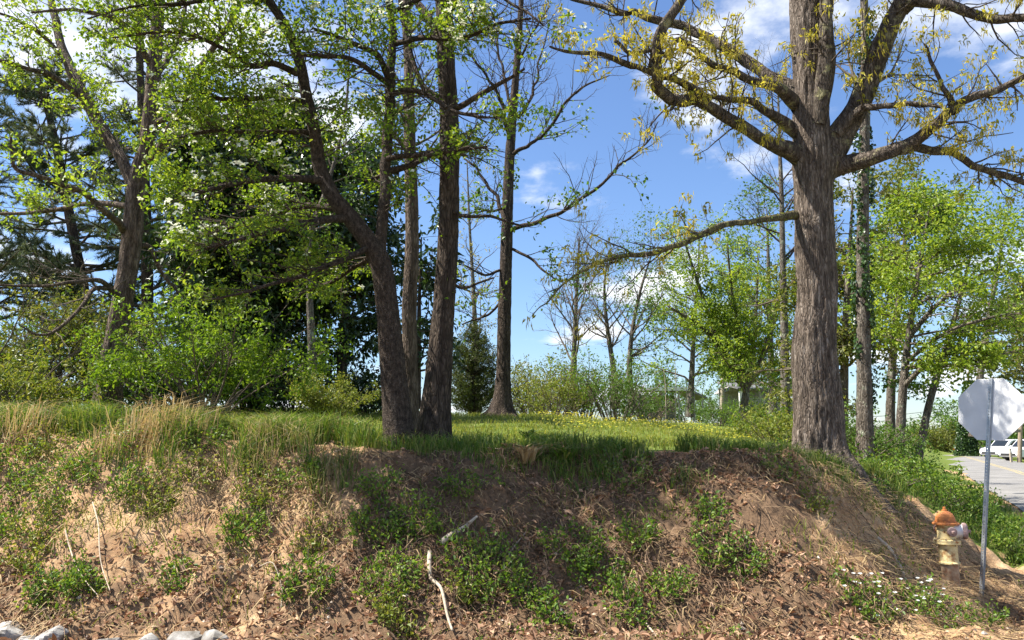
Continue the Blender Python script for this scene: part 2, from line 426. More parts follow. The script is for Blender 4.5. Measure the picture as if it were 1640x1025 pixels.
M['rock'] = flatmat('limestone', (.11, .095, .075), (.40, .38, .35), 7, .85, bmp=.6, dist=.01, detail=9)
M['steel'] = flatmat('galvanised_steel', (.34, .36, .38), (.50, .52, .54), 60, .42, .75, .05)
M['sign_back'] = flatmat('aluminium_plate', (.60, .605, .61), (.70, .70, .70), 4, .5, .15, 0)
M['hole'] = flatmat('dark_gap', (.01, .01, .01), (.02, .02, .02), 10, .9, bmp=0)

def hydrant_mat(name, c1, c2, rust, lo, hi):
    m, N, L, b = mat(name); v = coords(N, L)
    n = noise(N, L, v, 28, 8, .7); n2 = noise(N, L, v, 9, 6, .65)
    r = ramp(N, [c1, c2], [.35, .65]); L.new(n, r.inputs[0])
    k = ramp(N, [(0, 0, 0), (1, 1, 1)], [lo, hi]); L.new(n2, k.inputs[0])
    L.new(mixc(N, L, k.outputs[0], r.outputs[0], rust), b.inputs['Base Color']); b.inputs['Roughness'].default_value = .7
    bump(N, L, n, .35, .004, b); return m
M['hyd_yellow'] = hydrant_mat('faded_yellow_paint', (.60, .46, .20), (.72, .60, .34), (.36, .17, .06), .52, .62)
M['hyd_orange'] = hydrant_mat('rusty_orange_paint', (.40, .13, .03), (.52, .19, .05), (.22, .075, .03), .5, .66)
M['hyd_bare'] = hydrant_mat('rust_stained_barrel', (.36, .26, .17), (.46, .36, .25), (.26, .12, .06), .45, .65)
M['hyd_white'] = hydrant_mat('chalky_white_paint', (.66, .64, .64), (.74, .73, .73), (.45, .33, .28), .62, .72)
M['hyd_cap'] = hydrant_mat('weathered_cap', (.26, .17, .16), (.36, .25, .23), (.16, .09, .07), .5, .65)
M['carpaint'] = flatmat('white_car_paint', (.74, .74, .75), (.78, .78, .79), 2, .25, bmp=0)
M['darkpaint'] = flatmat('silver_car_paint', (.30, .31, .33), (.34, .35, .37), 2, .25, bmp=0)
M['carglass'] = flatmat('car_glass', (.012, .015, .018), (.02, .024, .028), 3, .08, bmp=0)
M['tyre'] = flatmat('tyre_rubber', (.015, .015, .015), (.03, .03, .03), 30, .8, bmp=0)
M['rim'] = flatmat('alloy_rim', (.35, .35, .36), (.5, .5, .5), 20, .35, .8, 0)
M['redlamp'] = flatmat('red_lens', (.35, .02, .02), (.4, .03, .03), 10, .3, bmp=0)
M['clearlamp'] = flatmat('clear_lens', (.55, .56, .58), (.65, .65, .66), 10, .2, bmp=0)
M['orange'] = flatmat('orange_sign_face', (.72, .26, .01), (.78, .30, .015), 6, .5, bmp=0)
M['black'] = flatmat('black_print', (.015, .015, .015), (.02, .02, .02), 6, .6, bmp=0)
M['pole'] = flatmat('pole_wood', (.16, .12, .085), (.30, .235, .17), 18, .9, bmp=.4)
M['palepole'] = flatmat('weathered_pole_wood', (.30, .245, .18), (.46, .39, .30), 18, .9, bmp=.4)
M['board'] = flatmat('weathered_board', (.17, .155, .135), (.34, .32, .285), 9, .9, bmp=.4)
M['whitepaint'] = flatmat('old_white_paint', (.58, .56, .52), (.74, .72, .68), 8, .7, bmp=.1)
M['tin'] = flatmat('tin_roof', (.12, .115, .11), (.22, .21, .20), 6, .55, .3, .1)
M['globe'] = flatmat('lamp_globe', (.7, .7, .68), (.76, .76, .74), 6, .3, bmp=0)
M['wire'] = flatmat('cable', (.012, .012, .013), (.02, .02, .02), 10, .7, bmp=0)

def road_mat():
    m, N, L, b = mat('asphalt'); v = coords(N, L)
    n = noise(N, L, v, 120, 4, .7); n2 = noise(N, L, v, .7, 6, .65)
    r = ramp(N, [(.13, .126, .12), (.27, .262, .25)], [.35, .68]); L.new(n, r.inputs[0])
    k = ramp(N, [(.72, .70, .68), (1.1, 1.08, 1.05)], [.35, .65]); L.new(n2, k.inputs[0])
    L.new(mixc(N, L, 1.0, r.outputs[0], k.outputs[0], 'MULTIPLY'), b.inputs['Base Color']); b.inputs['Roughness'].default_value = .9
    bump(N, L, n, .3, .006, b); return m
M['asphalt'] = road_mat()
M['roadpaint'] = flatmat('worn_yellow_road_paint', (.30, .26, .16), (.5, .36, .08), 9, .8, bmp=0, pos=(.4, .6))

def ground_mat():
    m, N, L, b = mat('bank_soil'); v = coords(N, L)
    n = noise(N, L, v, 2.3, 8, .62); n2 = noise(N, L, v, 22, 8, .7); n3 = noise(N, L, v, 5.5, 7, .65)
    soil = ramp(N, [(.24, .14, .075), (.41, .265, .15), (.56, .40, .245)], [.3, .48, .7]); L.new(n, soil.inputs[0])
    fine = ramp(N, [(.6, .57, .54), (1.12, 1.1, 1.06)], [.3, .62]); L.new(n2, fine.inputs[0])
    c = mixc(N, L, 1.0, soil.outputs[0], fine.outputs[0], 'MULTIPLY')
    hum = ramp(N, [(.075, .049, .031), (.215, .137, .081)], [.3, .7]); L.new(n2, hum.inputs[0])  # dark humus, its colour lowered further to deepen the shade on the bank
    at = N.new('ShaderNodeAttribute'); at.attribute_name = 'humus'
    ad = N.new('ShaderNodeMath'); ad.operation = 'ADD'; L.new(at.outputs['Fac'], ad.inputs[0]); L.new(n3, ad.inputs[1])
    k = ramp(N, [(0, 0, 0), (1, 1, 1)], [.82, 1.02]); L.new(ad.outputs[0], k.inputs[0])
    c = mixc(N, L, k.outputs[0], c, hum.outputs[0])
    gr = ramp(N, [(.075, .105, .02), (.14, .18, .035)], [.3, .7]); L.new(n3, gr.inputs[0])
    at2 = N.new('ShaderNodeAttribute'); at2.attribute_name = 'turf'
    ad2 = N.new('ShaderNodeMath'); ad2.operation = 'ADD'; L.new(at2.outputs['Fac'], ad2.inputs[0]); L.new(n3, ad2.inputs[1])
    k2 = ramp(N, [(0, 0, 0), (1, 1, 1)], [.85, 1.05]); L.new(ad2.outputs[0], k2.inputs[0])
    c = mixc(N, L, k2.outputs[0], c, gr.outputs[0])
    L.new(c, b.inputs['Base Color']); b.inputs['Roughness'].default_value = .95; b.inputs['Specular IOR Level'].default_value = .1
    bump(N, L, n2, .8, .03, b); return m
M['ground'] = ground_mat()
# ------------------------------------------------------------------ the ground, one sheet to the horizon
def axis(lo, f0, f1, hi, step, g=1.16):
    a = list(np.arange(f0, f1, step)); s = step; x = f1; r = []
    while x < hi: r.append(x); s *= g; x += s
    r.append(hi); s = step; x = f0; l = []
    while x > lo:
        s *= g; x -= s; l.append(x)
    return A(l[::-1] + a + r)
gx = axis(-1500, -7.2, 7.2, 1500, .062); gy = axis(-60, 5.5, 11.0, 2500, .062, 1.1)
GX, GY = np.meshgrid(gx, gy)
GZ = height(GX, GY)
GS = crest(GX, GY)
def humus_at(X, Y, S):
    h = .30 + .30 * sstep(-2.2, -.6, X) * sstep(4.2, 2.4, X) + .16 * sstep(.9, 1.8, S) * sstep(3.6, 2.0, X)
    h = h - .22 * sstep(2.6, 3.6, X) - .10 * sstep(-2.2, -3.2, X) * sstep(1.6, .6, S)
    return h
turf = np.clip(.62 * sstep(.2, -1.5, GS + .9 * (fbm(GX * 1.4, GY * 1.4, 0, 3, 66) - .5)) + .06 * sstep(-2.5, -4, GX) * sstep(1.2, .3, GS), 0, .7)
turf = np.where((edge(GX, GY) > .3) & (edge(GX, GY) < 2.8) & (GY > 11), .55, turf)
turf = np.where((edge(GX, GY) > 8.5) | ((GY > 40)), .6, turf)
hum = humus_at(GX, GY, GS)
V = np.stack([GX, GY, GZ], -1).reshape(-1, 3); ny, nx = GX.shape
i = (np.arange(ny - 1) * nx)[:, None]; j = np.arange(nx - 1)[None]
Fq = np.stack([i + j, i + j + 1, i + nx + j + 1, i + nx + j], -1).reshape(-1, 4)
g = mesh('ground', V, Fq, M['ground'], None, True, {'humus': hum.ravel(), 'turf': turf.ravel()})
tag(g, 'bare clay bank with grassy top and verge along the road', kind='structure')

# ---- side road running away on the right, bending gently
def road_left(Y): return np.where(Y < 75, 11.6 + .51 * (Y - 18), 11.6 + .51 * 57 + .40 * (Y - 75))
ry = np.concatenate([np.arange(4.0, 40, 1.0), np.arange(40, 320, 5.0)])
def strip(name, x0, x1, z, m, n=7):
    t = np.linspace(0, 1, n)[None]
    wob = .10 * (vnoise(ry * .9, 0, 0, 41) - .5)[:, None] * (np.abs(t - .5) > .49)
    X = (x0(ry)[:, None] * (1 - t) + x1(ry)[:, None] * t) + wob; Y = np.repeat(ry[:, None], n, 1)
    Z = np.full_like(X, z) + .03 * (1 - (2 * t - 1) ** 2)
    i = (np.arange(len(ry) - 1) * n)[:, None]; j = np.arange(n - 1)[None]
    return mesh(name, np.stack([X, Y, Z], -1), np.stack([i + j, i + j + 1, i + n + j + 1, i + n + j], -1).reshape(-1, 4), m, None, True)
tag(strip('road', road_left, lambda y: road_left(y) + 5.6, .0, M['asphalt']), 'pale worn asphalt side road running past the bank', kind='structure')
for dx in (-.14, .10):
    tag(strip('road_marking', lambda y: road_left(y) + 2.8 + dx, lambda y: road_left(y) + 2.88 + dx, .034, M['roadpaint'], 2), kind='structure')
r = MB(); r.add([[-60, -4.2, .006], [60, -4.2, .006], [60, 4.0, .006], [-60, 4.0, .006]], [[0, 1, 2, 3]])
tag(r.build('road', M['asphalt']), 'asphalt road in front of the bank', kind='structure')

# ------------------------------------------------------------------ trees
def tree_root(name, label, base, cat_='tree', group=None):
    return tag(empty(name, base), label, cat_, group)

def add_twigs(root, sets, m, name='branches', last=1.):
    mb = MB()
    for q_, ((pp, rr), sides) in enumerate(sets):
        if q_ == len(sets) - 1 and last < 1: k = rng.random(len(pp)) < last; pp = pp[k]; rr = rr[k]
        if len(pp): mb.add(*tubes(pp, rr, sides))
    if mb.n: tag(mb.build(name, m, root, True), kind='stuff')

def add_leaves(root, name, m, parts):
    mb = MB()
    for V, fs in parts: mb.add(V, *fs)
    return mb.build(name, m, root)

def limb(root, C, m, seg=14, step=.05, amp=.005, seed=0, lump=.10, name='limb', kink=.05):
    V, f, t = tube_hi(C, seg, step, amp, 9, 1.8, 0, 5, seed, lump, kink=kink)
    return MB().add(V, f, t).build(name, m, root, True)

# ---- 1. the big white oak on the shoulder
base = P(1312, 738, 10.4)
oak = tree_root('oak_tree', 'thick old oak with ridged grey trunk and yellow catkins on the bank shoulder', base)
D = 10.4
tc = ctrl([(1316, 810, D, 52.5), (1314, 752, D, 46.2), (1312, 715, D, 35.8), (1310, 650, D, 34.1), (1304, 560, D, 31.5), (1309, 470, D, 29.7), (1304, 400, D, 29.3), (1303, 320, D, 28.9),
           (1302, 255, D, 31.5), (1299, 190, D, 28.0), (1297, 110, D, 27.1), (1293, 30, D, 28.0), (1288, -60, D, 24.4), (1280, -190, D, 19.3), (1272, -330, D, 12.2), (1275, -420, D, 6.1)])
V, f, t = tube_hi(tc, 96, .034, .020, 9, 1.2, .95, 4, 3, .13, fspan=.5)
MB().add(V, f, t).build('trunk', M['oak_bark'], oak, True)
oak_limbs = [
    [(1306, 300, D, 16), (1340, 228, 10.35, 21), (1374, 170, 10.2, 21), (1396, 110, 10.1, 20), (1420, 52, 10, 19), (1446, 0, 9.9, 17), (1470, -60, 9.7, 14), (1510, -150, 9.4, 9), (1540, -230, 9.2, 4)],
    [(1442, 10, 9.9, 11), (1470, 2, 9.7, 11), (1530, 12, 9.5, 9.5), (1590, 28, 9.3, 8.5), (1640, 30, 9.1, 8), (1700, 20, 9, 6), (1780, -10, 8.8, 3)],
    [(1308, 268, D, 13), (1268, 243, 10.35, 14), (1225, 226, 10, 11.5), (1178, 199, 9.8, 11.5), (1136, 168, 9.6, 11), (1100, 163, 9.5, 11), (1070, 158, 9.4, 11), (1050, 140, 9.3, 11), (1053, 100, 9.2, 11), (1060, 55, 9.1, 10.5), (1088, 5, 9, 9), (1110, -60, 8.9, 6), (1130, -120, 8.8, 3)],
    [(1130, 168, 9.6, 6), (1108, 138, 9.5, 6), (1075, 122, 9.4, 5.5), (1042, 115, 9.3, 5.5), (1003, 101, 9.2, 5), (960, 88, 9.1, 4.5), (915, 83, 9, 3.5), (880, 74, 8.9, 2)],
    [(1285, 170, D, 12), (1264, 142, 10.6, 12), (1229, 117, 10.8, 11), (1190, 94, 11, 11), (1159, 74, 11.1, 10), (1132, 58, 11.2, 9.5), (1104, 43, 11.3, 9), (1050, 31, 11.4, 7.5), (1018, 18, 11.5, 6), (995, 21, 11.5, 5), (964, 9, 11.6, 4.5), (913, -2, 11.7, 3)],
    [(1275, 165, D, 8), (1245, 142, 10.1, 8), (1210, 130, 9.9, 7.5), (1175, 113, 9.8, 7), (1143, 101, 9.7, 6), (1112, 78, 9.6, 5), (1089, 60, 9.5, 4), (1074, 78, 9.4, 4.5), (1070, 92, 9.3, 4), (1045, 82, 9.2, 4), (1010, 82, 9.1, 4), (985, 66, 9.1, 3.5)],
    [(1305, 235, D, 9), (1264, 200, 10.35, 9), (1229, 180, 10, 7.5), (1190, 160, 9.8, 6.5), (1151, 156, 9.6, 5), (1118, 150, 9.5, 3)],
    [(1310, 352, D, 8), (1268, 347, 10.35, 9.5), (1221, 353, 9.9, 8), (1163, 363, 9.7, 8), (1124, 375, 9.5, 8), (1081, 392, 9.3, 7), (1034, 405, 9.2, 6.5), (1000, 410, 9.1, 5.5), (968, 413, 9, 5), (929, 434, 8.9, 3.8), (901, 456, 8.8, 2.6), (874, 487, 8.8, 1.8), (852, 505, 8.7, 1)],
    [(1305, 285, D, 13), (1345, 264, 10.35, 15), (1413, 250, 9.9, 13), (1448, 234, 9.8, 12.5), (1487, 211, 9.6, 11), (1522, 183, 9.5, 9), (1554, 160, 9.4, 7.5), (1593, 144, 9.3, 6.5), (1640, 127, 9.2, 5.5), (1710, 100, 9.1, 3)],
    [(1440, 240, 9.8, 6), (1468, 237, 9.9, 6.5), (1515, 244, 10.1, 6.5), (1554, 261, 10.2, 6), (1589, 270, 10.3, 6), (1640, 292, 10.4, 5), (1700, 310, 10.6, 3)],
    [(1340, 215, 10.2, 6), (1372, 180, 10, 6), (1405, 172, 9.8, 6), (1456, 168, 9.6, 4.5), (1510, 172, 9.4, 3)],
    [(1530, 180, 9.5, 5), (1520, 160, 9.5, 4.5), (1503, 137, 9.5, 4), (1491, 98, 9.4, 3), (1480, 70, 9.4, 2)],
    [(1310, 200, 10.2, 7), (1322, 120, 10.1, 13), (1324, 50, 10, 13), (1325, -30, 10, 12), (1350, -130, 9.8, 9), (1370, -240, 9.6, 4)],
    [(1292, -20, D, 12), (1240, -70, 10.8, 11), (1180, -110, 11.2, 9), (1110, -150, 11.5, 6), (1040, -170, 11.8, 3)],
    [(1290, -60, D, 11), (1290, -120, 9.4, 9), (1270, -200, 8.4, 7), (1250, -240, 7.6, 4)],
    [(1300, -40, D, 11), (1360, -110, 11.4, 9), (1440, -190, 12.4, 6), (1500, -230, 13, 3)],
]
LC = [ctrl(c) for c in oak_limbs]
for k, c in enumerate(LC):
    lo_ = k == 7
    c[2:, 3] *= .86; c[0, 3] *= 1.5; c[1, 3] *= 1.1; c[:, 3] *= .68 if lo_ else 1; limb(oak, c, M['moss_bark'] if lo_ else M['limb_bark'], 16, .045, .010, 20 + k, .2, kink=.12 if k not in (0, 12) else .03)
S0 = stems(LC, 24); S0 = (S0[0] + 0, S0[1])
b1 = grow(*S0, 6.5, .9, 6, (35, 75), .24, .05, .8, (.22, 1), .4, .35, rmax=.014)
b2 = grow(*cat(b1, S0), 6.0, .42, 4, (30, 75), .28, .05, .8, (.2, 1), .5, .4, rmax=.006)
b3 = grow(*b2, 5, .2, 3, (30, 70), .25, .02, 1, (.3, 1), .6, .6, rmax=.003)
add_twigs(oak, [(b1, 5), (b2, 4), (b3, 3)], M['dark_twig'])
# leaf-and-catkin clusters at a share of the twig ends
ends = np.concatenate([b2[0][:, -1], b3[0][:, -1], b1[0][:, -1]])
ends = ends[rng.random(len(ends)) < np.where(ends[:, 2] < 4.3, .25, np.where(ends[:, 2] > 7.2, .25, .62))]
n = len(ends)
idx = np.repeat(np.arange(n), 6); c = ends[idx] + rng.normal(size=(len(idx), 3)) * .03
Dn = nrm(rng.normal(size=(len(idx), 3)) * .7 + A([0, 0, .15])); L1 = rng.uniform(.035, .09, len(idx))
add_leaves(oak, 'crown', M['oak_leaf'], [leafmesh(c, Dn, rng.normal(size=(len(idx), 3)) + A([0, 0, .6]), L1, L1 * .45, .2, .3)])
idx = np.repeat(np.arange(n), 9); c = ends[idx] + rng.normal(size=(len(idx), 3)) * .03
Dn = nrm(rng.normal(size=(len(idx), 3)) * .22 + A([0, 0, -1.])); L1 = rng.uniform(.05, .13, len(idx))
add_leaves(oak, 'catkins', M['catkin'], [leafmesh(c, Dn, rng.normal(size=(len(idx), 3)), L1, .010, .5, .1)])

ml = stems([LC[7]], 60)[0]
tag(add_leaves(oak, 'moss_tufts', M['weed_yellow'], [leaves_on(np.repeat(ml, 30, 0), 16, .035, .6, (.05, .8), .8, 0, .04)]), kind='stuff')

# ---- 2. forked dogwood in front, leaning left
D = 9.25
base = P(640, 716, D)
dog = tree_root('dogwood_tree', 'forked flowering dogwood leaning left with fresh green leaves and white blossoms', base)
tc = ctrl([(643, 735, D, 27), (640, 705, D, 23), (633, 640, D, 21), (626, 560, D, 19), (619, 485, D, 17.5), (610, 425, D, 17.5), (592, 390, 9.2, 16), (562, 350, 9.15, 14), (532, 312, 9.1, 12.5),
           (513, 270, 9.1, 11), (505, 220, 9, 10), (492, 160, 8.9, 9.5), (480, 100, 8.8, 8.5), (456, 40, 8.7, 7.5), (430, 0, 8.6, 6.5), (395, -60, 8.5, 5), (370, -130, 8.4, 3)])
V, f, t = tube_hi(tc, 44, .035, .008, 11, 2.2, .3, 4, 5, .07)
MB().add(V, f, t).build('trunk', M['dogwood_bark'], dog, True)
dog_limbs = [
    [(611, 428, D, 10), (610, 380, D, 10), (615, 310, 9.3, 9.5), (619, 250, 9.35, 9), (624, 180, 9.4, 9), (625, 120, 9.45, 8), (631, 60, 9.5, 6.5), (624, 0, 9.5, 5.5), (630, -90, 9.5, 4)],
    [(624, 128, 9.4, 6), (608, 92, 9.2, 5), (583, 74, 9, 4.5), (545, 60, 8.8, 3.5), (500, 45, 8.6, 2)],
    [(622, 135, 9.4, 5), (600, 118, 9.1, 5), (560, 95, 8.8, 4), (520, 90, 8.5, 3), (470, 85, 8.3, 2)],
    [(476, 118, 8.8, 6), (441, 104, 8.6, 5.5), (405, 106, 8.4, 5), (367, 82, 8.2, 4), (312, 58, 8.0, 3.4), (250, 51, 7.8, 2.6), (180, 60, 7.7, 1.5)],
    [(486, 162, 8.9, 5), (440, 157, 8.8, 4.5), (390, 156, 8.6, 4), (332, 156, 8.5, 3), (270, 165, 8.3, 2)],
    [(503, 212, 9, 5), (441, 213, 8.9, 4), (390, 212, 8.7, 3.4), (336, 211, 8.5, 2.8), (270, 225, 8.3, 1.6)],
    [(520, 290, 9.1, 7), (470, 285, 8.8, 6), (410, 288, 8.5, 5), (350, 300, 8.2, 4), (310, 310, 8.05, 2.2), (290, 315, 8, 1.4)],
    [(560, 350, 9.15, 7), (510, 352, 8.8, 6), (460, 365, 8.5, 5), (400, 380, 8.2, 4), (340, 395, 7.95, 2.4), (315, 402, 7.85, 1.4)],
    [(548, 335, 9.15, 6), (490, 330, 9.6, 5.5), (420, 345, 10, 4.5), (360, 365, 10.4, 3), (320, 374, 10.6, 2)],
    [(595, 395, 9.2, 6), (560, 410, 8.9, 5), (510, 432, 8.6, 4.2), (450, 450, 8.3, 3.4), (390, 470, 8.0, 2.2), (340, 480, 7.9, 1.4)],
    [(619, 255, 9.3, 5), (650, 250, 9.1, 4.5), (690, 247, 8.9, 4), (735, 240, 8.7, 3), (780, 235, 8.6, 2)],
    [(617, 275, 9.3, 5), (660, 262, 9.5, 4), (704, 243, 9.7, 3.5), (740, 236, 9.8, 2)],
    [(626, 150, 9.4, 5), (670, 148, 9.2, 4.5), (718, 175, 8.9, 3.6), (760, 185, 8.7, 2.5), (800, 190, 8.5, 1.6)],
    [(630, 70, 9.5, 5), (680, 60, 9.1, 4.6), (740, 62, 8.8, 4), (790, 40, 8.5, 3), (850, 30, 8.3, 2)],
    [(627, 20, 9.5, 4.5), (690, -10, 9.1, 4), (760, -20, 8.7, 3.4), (830, 10, 8.4, 2.4), (870, 40, 8.2, 1.5)],
    [(430, 0, 8.6, 5), (370, -5, 8.2, 4.5), (300, 5, 7.9, 3.6), (220, 10, 7.6, 2.4), (140, 30, 7.4, 1.5)],
    [(625, -20, 9.5, 4.5), (560, -50, 9, 4), (480, -40, 8.4, 3), (420, -10, 8, 2)],
    [(610, 400, D, 5), (580, 420, 9.7, 4), (530, 450, 10.1, 3), (480, 470, 10.4, 2)],
]
LC = [ctrl(c) for c in dog_limbs]
for k, c in enumerate(LC): limb(dog, c, M['dogwood_bark'], 10, .05, .003, 60 + k, .1)
S0 = stems(LC + [tc[8:]], 20)
b1 = grow(*S0, 18, .9, 5, (35, 75), .17, .03, .3, (.15, 1), .45, .4, rmax=.010)
b2 = grow(*b1, 15, .30, 3, (30, 70), .2, .05, .45, (.2, 1), .5, .4, rmax=.0045)
add_twigs(dog, [(b1, 4), (b2, 3)], M['dark_twig'], last=.8)
b2 = (b2[0][fbm(b2[0][:, -1, 0] * 1.6, b2[0][:, -1, 1] * 1.6, b2[0][:, -1, 2] * 3.2, 2, 91) > .42 + .20 * sstep(-1.9, -.9, b2[0][:, -1, 0])], None)
add_leaves(dog, 'crown', M['dog_leaf'], [leaves_on(b2[0], 12, .043, .62, (.45, 1), .9, .25, .04, True), leaves_on(b1[0], 3, .045, .62, (.7, 1), .9, .25, .03, True)])
# four-bracted blossoms in a few drifts
e = b2[0][:, -1]
dr = [(420, 285, 8.5, .5), (245, 365, 8.0, .36), (850, 60, 8.4, .5), (590, 140, 9.2, .35), (460, 30, 8.6, .4), (830, 20, 8.4, .5), (615, 15, 9.0, .35), (390, 20, 8.2, .4), (250, 175, 8.2, .25), (480, 185, 8.9, .3)]
pick = []
for (a, b, d, r_) in dr:
    q_ = ((((e - P(a, b, d)) / A([r_, r_ * 1.6, r_ * .35])) ** 2).sum(1)); pick.append(np.argsort(q_)[:int(48 * r_ / .4)])
pick = np.unique(np.concatenate(pick + [rng.integers(0, len(e), 70)])); e = np.concatenate([e[pick] + rng.normal(size=(len(pick), 3)) * A([.04, .04, .015]) + A([0, -.02, .05]) for _ in range(2)])
n = len(e); nv = nrm(rng.normal(size=(n, 3)) * .45 + A([0, -.35, .8])); a0 = rng.random(n) * 6
u = nrm(np.cross(nv, rng.normal(size=(n, 3)))); v_ = np.cross(nv, u); parts = []
for k in range(4):
    an = (a0 + k * math.pi / 2)[:, None]; parts.append(leafmesh(e, np.cos(an) * u + np.sin(an) * v_ + nv * .15, nv, rng.uniform(.026, .042, n), rng.uniform(.022, .036, n), .25, .12, True))
add_leaves(dog, 'blossoms', M['petal'], parts)

# ---- 3. dark straight trunk beside the dogwood
D = 9.9
dark = tree_root('black_cherry_tree', 'dark straight trunk with flared foot close behind the dogwood', P(697, 705, D))
tc = ctrl([(693, 728, D, 31), (695, 700, D, 27), (699, 640, D, 22.5), (704, 580, D, 20), (710, 500, D, 17.5), (717, 400, D, 16.5), (720, 300, D, 16), (719, 195, D, 15.5), (714, 90, D, 14.5), (711, 0, D, 14), (705, -120, D, 12), (700, -300, D, 8), (705, -430, D, 4)])
V, f, t = tube_hi(tc, 60, .032, .012, 8, 1.5, .42, 5, 8, .06)
MB().add(V, f, t).build('trunk', M['dark_bark'], dark, True)
dl = [
    [(708, 250, D, 7), (690, 243, 9.8, 6), (660, 262, 9.7, 5), (625, 275, 9.6, 4), (585, 290, 9.5, 2)],
    [(713, 160, D, 7), (690, 150, 10, 6), (668, 120, 10.1, 5), (650, 60, 10.2, 4), (640, 0, 10.3, 3)],
    [(718, 180, D, 6), (745, 165, 9.7, 5), (790, 140, 9.5, 4), (840, 110, 9.3, 2)],
    [(705, 60, D, 7), (680, 20, 10.1, 6), (640, -30, 10.4, 5), (590, -90, 10.7, 3)],
    [(712, 30, D, 7), (750, -30, 9.7, 6), (810, -90, 9.4, 4), (870, -130, 9.2, 2)],
    [(716, 330, D, 4), (740, 345, 9.7, 3), (790, 350, 9.5, 2.4), (840, 362, 9.4, 1.5)],
    [(715, 450, D, 3), (745, 460, 10.3, 2.4), (790, 445, 10.7, 1.5)],
]
LC = [ctrl(c) for c in dl]
for k, c in enumerate(LC): limb(dark, c, M['dark_bark'], 10, .06, .003, 90 + k, .1)
S0 = stems(LC, 16)
b1 = grow(*S0, 7, .8, 7, (35, 75), .2, .06, .8, (.25, 1), .45, .3, rmax=.009)
b2 = grow(*b1, 9, .33, 5, (30, 70), .2, .03, .8, (.2, 1), .5, .4, rmax=.004)
sp = grow(*stems([tc[4:10]], 30), 9, .32, 5, (50, 85), .2, .08, 1, (0, 1), .1, .4, rmax=.004)
add_twigs(dark, [(b1, 5), (b2, 3), (sp, 3)], M['dark_twig'])
add_leaves(dark, 'crown', M['dog_leaf'], [leaves_on(b2[0], 3.2, .055, .55, (.2, 1), .7, .4, .03, True), leaves_on(sp[0], 7, .055, .55, (.2, 1), .7, .4, .03, True)])

# ---- 4. slim pale-brown trunk between them, further back
D = 11.6
slim = tree_root('slim_tree', 'slim straight pale brown trunk seen between dogwood and dark trunk', P(658, 668, D))
tc = ctrl([(658, 690, D, 14), (658, 660, D, 12), (657, 580, D, 11.5), (656, 490, D, 11.5), (660, 400, D, 11), (659, 320, D, 10.5), (656, 220, D, 9.5), (655, 117, D, 8), (650, 0, D, 7), (648, -150, D, 5), (650, -280, D, 3)])
V, f, t = tube_hi(tc, 36, .04, .009, 10, 1.8, .25, 4, 12, .06)
MB().add(V, f, t).build('trunk', M['brown_bark'], slim, True)
b0 = grow(*stems([tc[5:]], 20), 5, 1.2, 9, (35, 65), .16, .08, 1, (.1, 1), .4, .3, rmax=.03)
b1 = grow(*b0, 8, .6, 6, (35, 70), .2, .05, .9, (.2, 1), .45, .35, rmax=.008)
b2 = grow(*b1, 9, .28, 4, (30, 70), .2, .05, .9, (.2, 1), .5, .4, rmax=.004)
add_twigs(slim, [(b0, 6), (b1, 4), (b2, 3)], M['twig'])
add_leaves(slim, 'crown', M['mid_leaf'], [leaves_on(b2[0], 6, .055, .55, (.2, 1), .7, .3, .05, keep=lambda c: c[:, 2] < 7.2)])

# ---- 5. tall slender tree on the crown of the lawn, mostly bare
D = 20.5
sl_t = tree_root('slender_tree', 'tall slender tree with bare ascending limbs on the crown of the lawn', P(803, 655, D))
tc = ctrl([(803, 668, D, 19), (804, 652, D, 16), (806, 600, D, 11.5), (808, 500, D, 10.5), (811, 400, D, 9.5), (814, 300, D, 8.5), (819, 210, D, 7.5), (825, 137, D, 6), (831, 60, D, 5), (836, -20, D, 4), (840, -120, D, 2)])
V, f, t = tube_hi(tc, 40, .06, .014, 6, 1.3, .7, 5, 15, .06)
MB().add(V, f, t).build('trunk', M['dark_bark'], sl_t, True)
sl_l = [
    [(814, 372, D, 5), (830, 364, 20.2, 5), (870, 350, 19.8, 4.5), (909, 332, 19.4, 4), (964, 293, 19, 3.4), (999, 261, 18.7, 2.8), (1034, 230, 18.4, 2), (1054, 195, 18.2, 1)],
    [(817, 250, D, 5), (835, 238, 20.2, 4.5), (859, 226, 20, 4), (878, 205, 19.8, 3.6), (909, 164, 19.6, 3), (940, 137, 19.4, 2.4), (976, 121, 19.2, 1.2)],
    [(822, 190, D, 4.5), (835, 180, 20.8, 4), (855, 140, 21, 3), (865, 100, 21.2, 2), (880, 40, 21.4, 1.2)],
    [(812, 365, D, 4.5), (798, 324, 20.8, 4), (771, 281, 21.2, 3.2), (743, 254, 21.6, 2)],
    [(818, 235, D, 4.5), (808, 195, 20.2, 4), (798, 148, 20, 3.4), (771, 113, 19.6, 2.6), (743, 70, 19.4, 1.4)],
    [(820, 210, D, 4), (812, 150, 20.8, 3.4), (800, 90, 21, 2.6), (790, 20, 21.2, 1.6)],
    [(812, 330, D, 3), (790, 340, 20.1, 2.6), (760, 335, 19.7, 1.6)],
    [(811, 395, D, 3.5), (850, 415, 20.2, 3), (880, 440, 19.9, 2), (900, 452, 19.7, 1)],
    [(828, 100, D, 3), (850, 60, 20, 2.4), (880, 10, 19.6, 1.4)],
    [(809, 430, D, 3), (780, 440, 20.2, 2.6), (745, 425, 19.8, 1.6)],
    [(808, 480, D, 3), (775, 505, 20.6, 2.4), (740, 520, 20.9, 1.4)],
]
LC = [ctrl(c) for c in sl_l]
for k, c in enumerate(LC):
    c[:, 3] *= .75; limb(sl_t, c, M['dark_bark'], 8, .1, .003, 120 + k, .08, kink=.15)
S0 = stems(LC, 18)
b1 = grow(*S0, 7, 1.7, 7, (25, 60), .2, .07, .9, (.2, 1), .5, .35, rmax=.014)
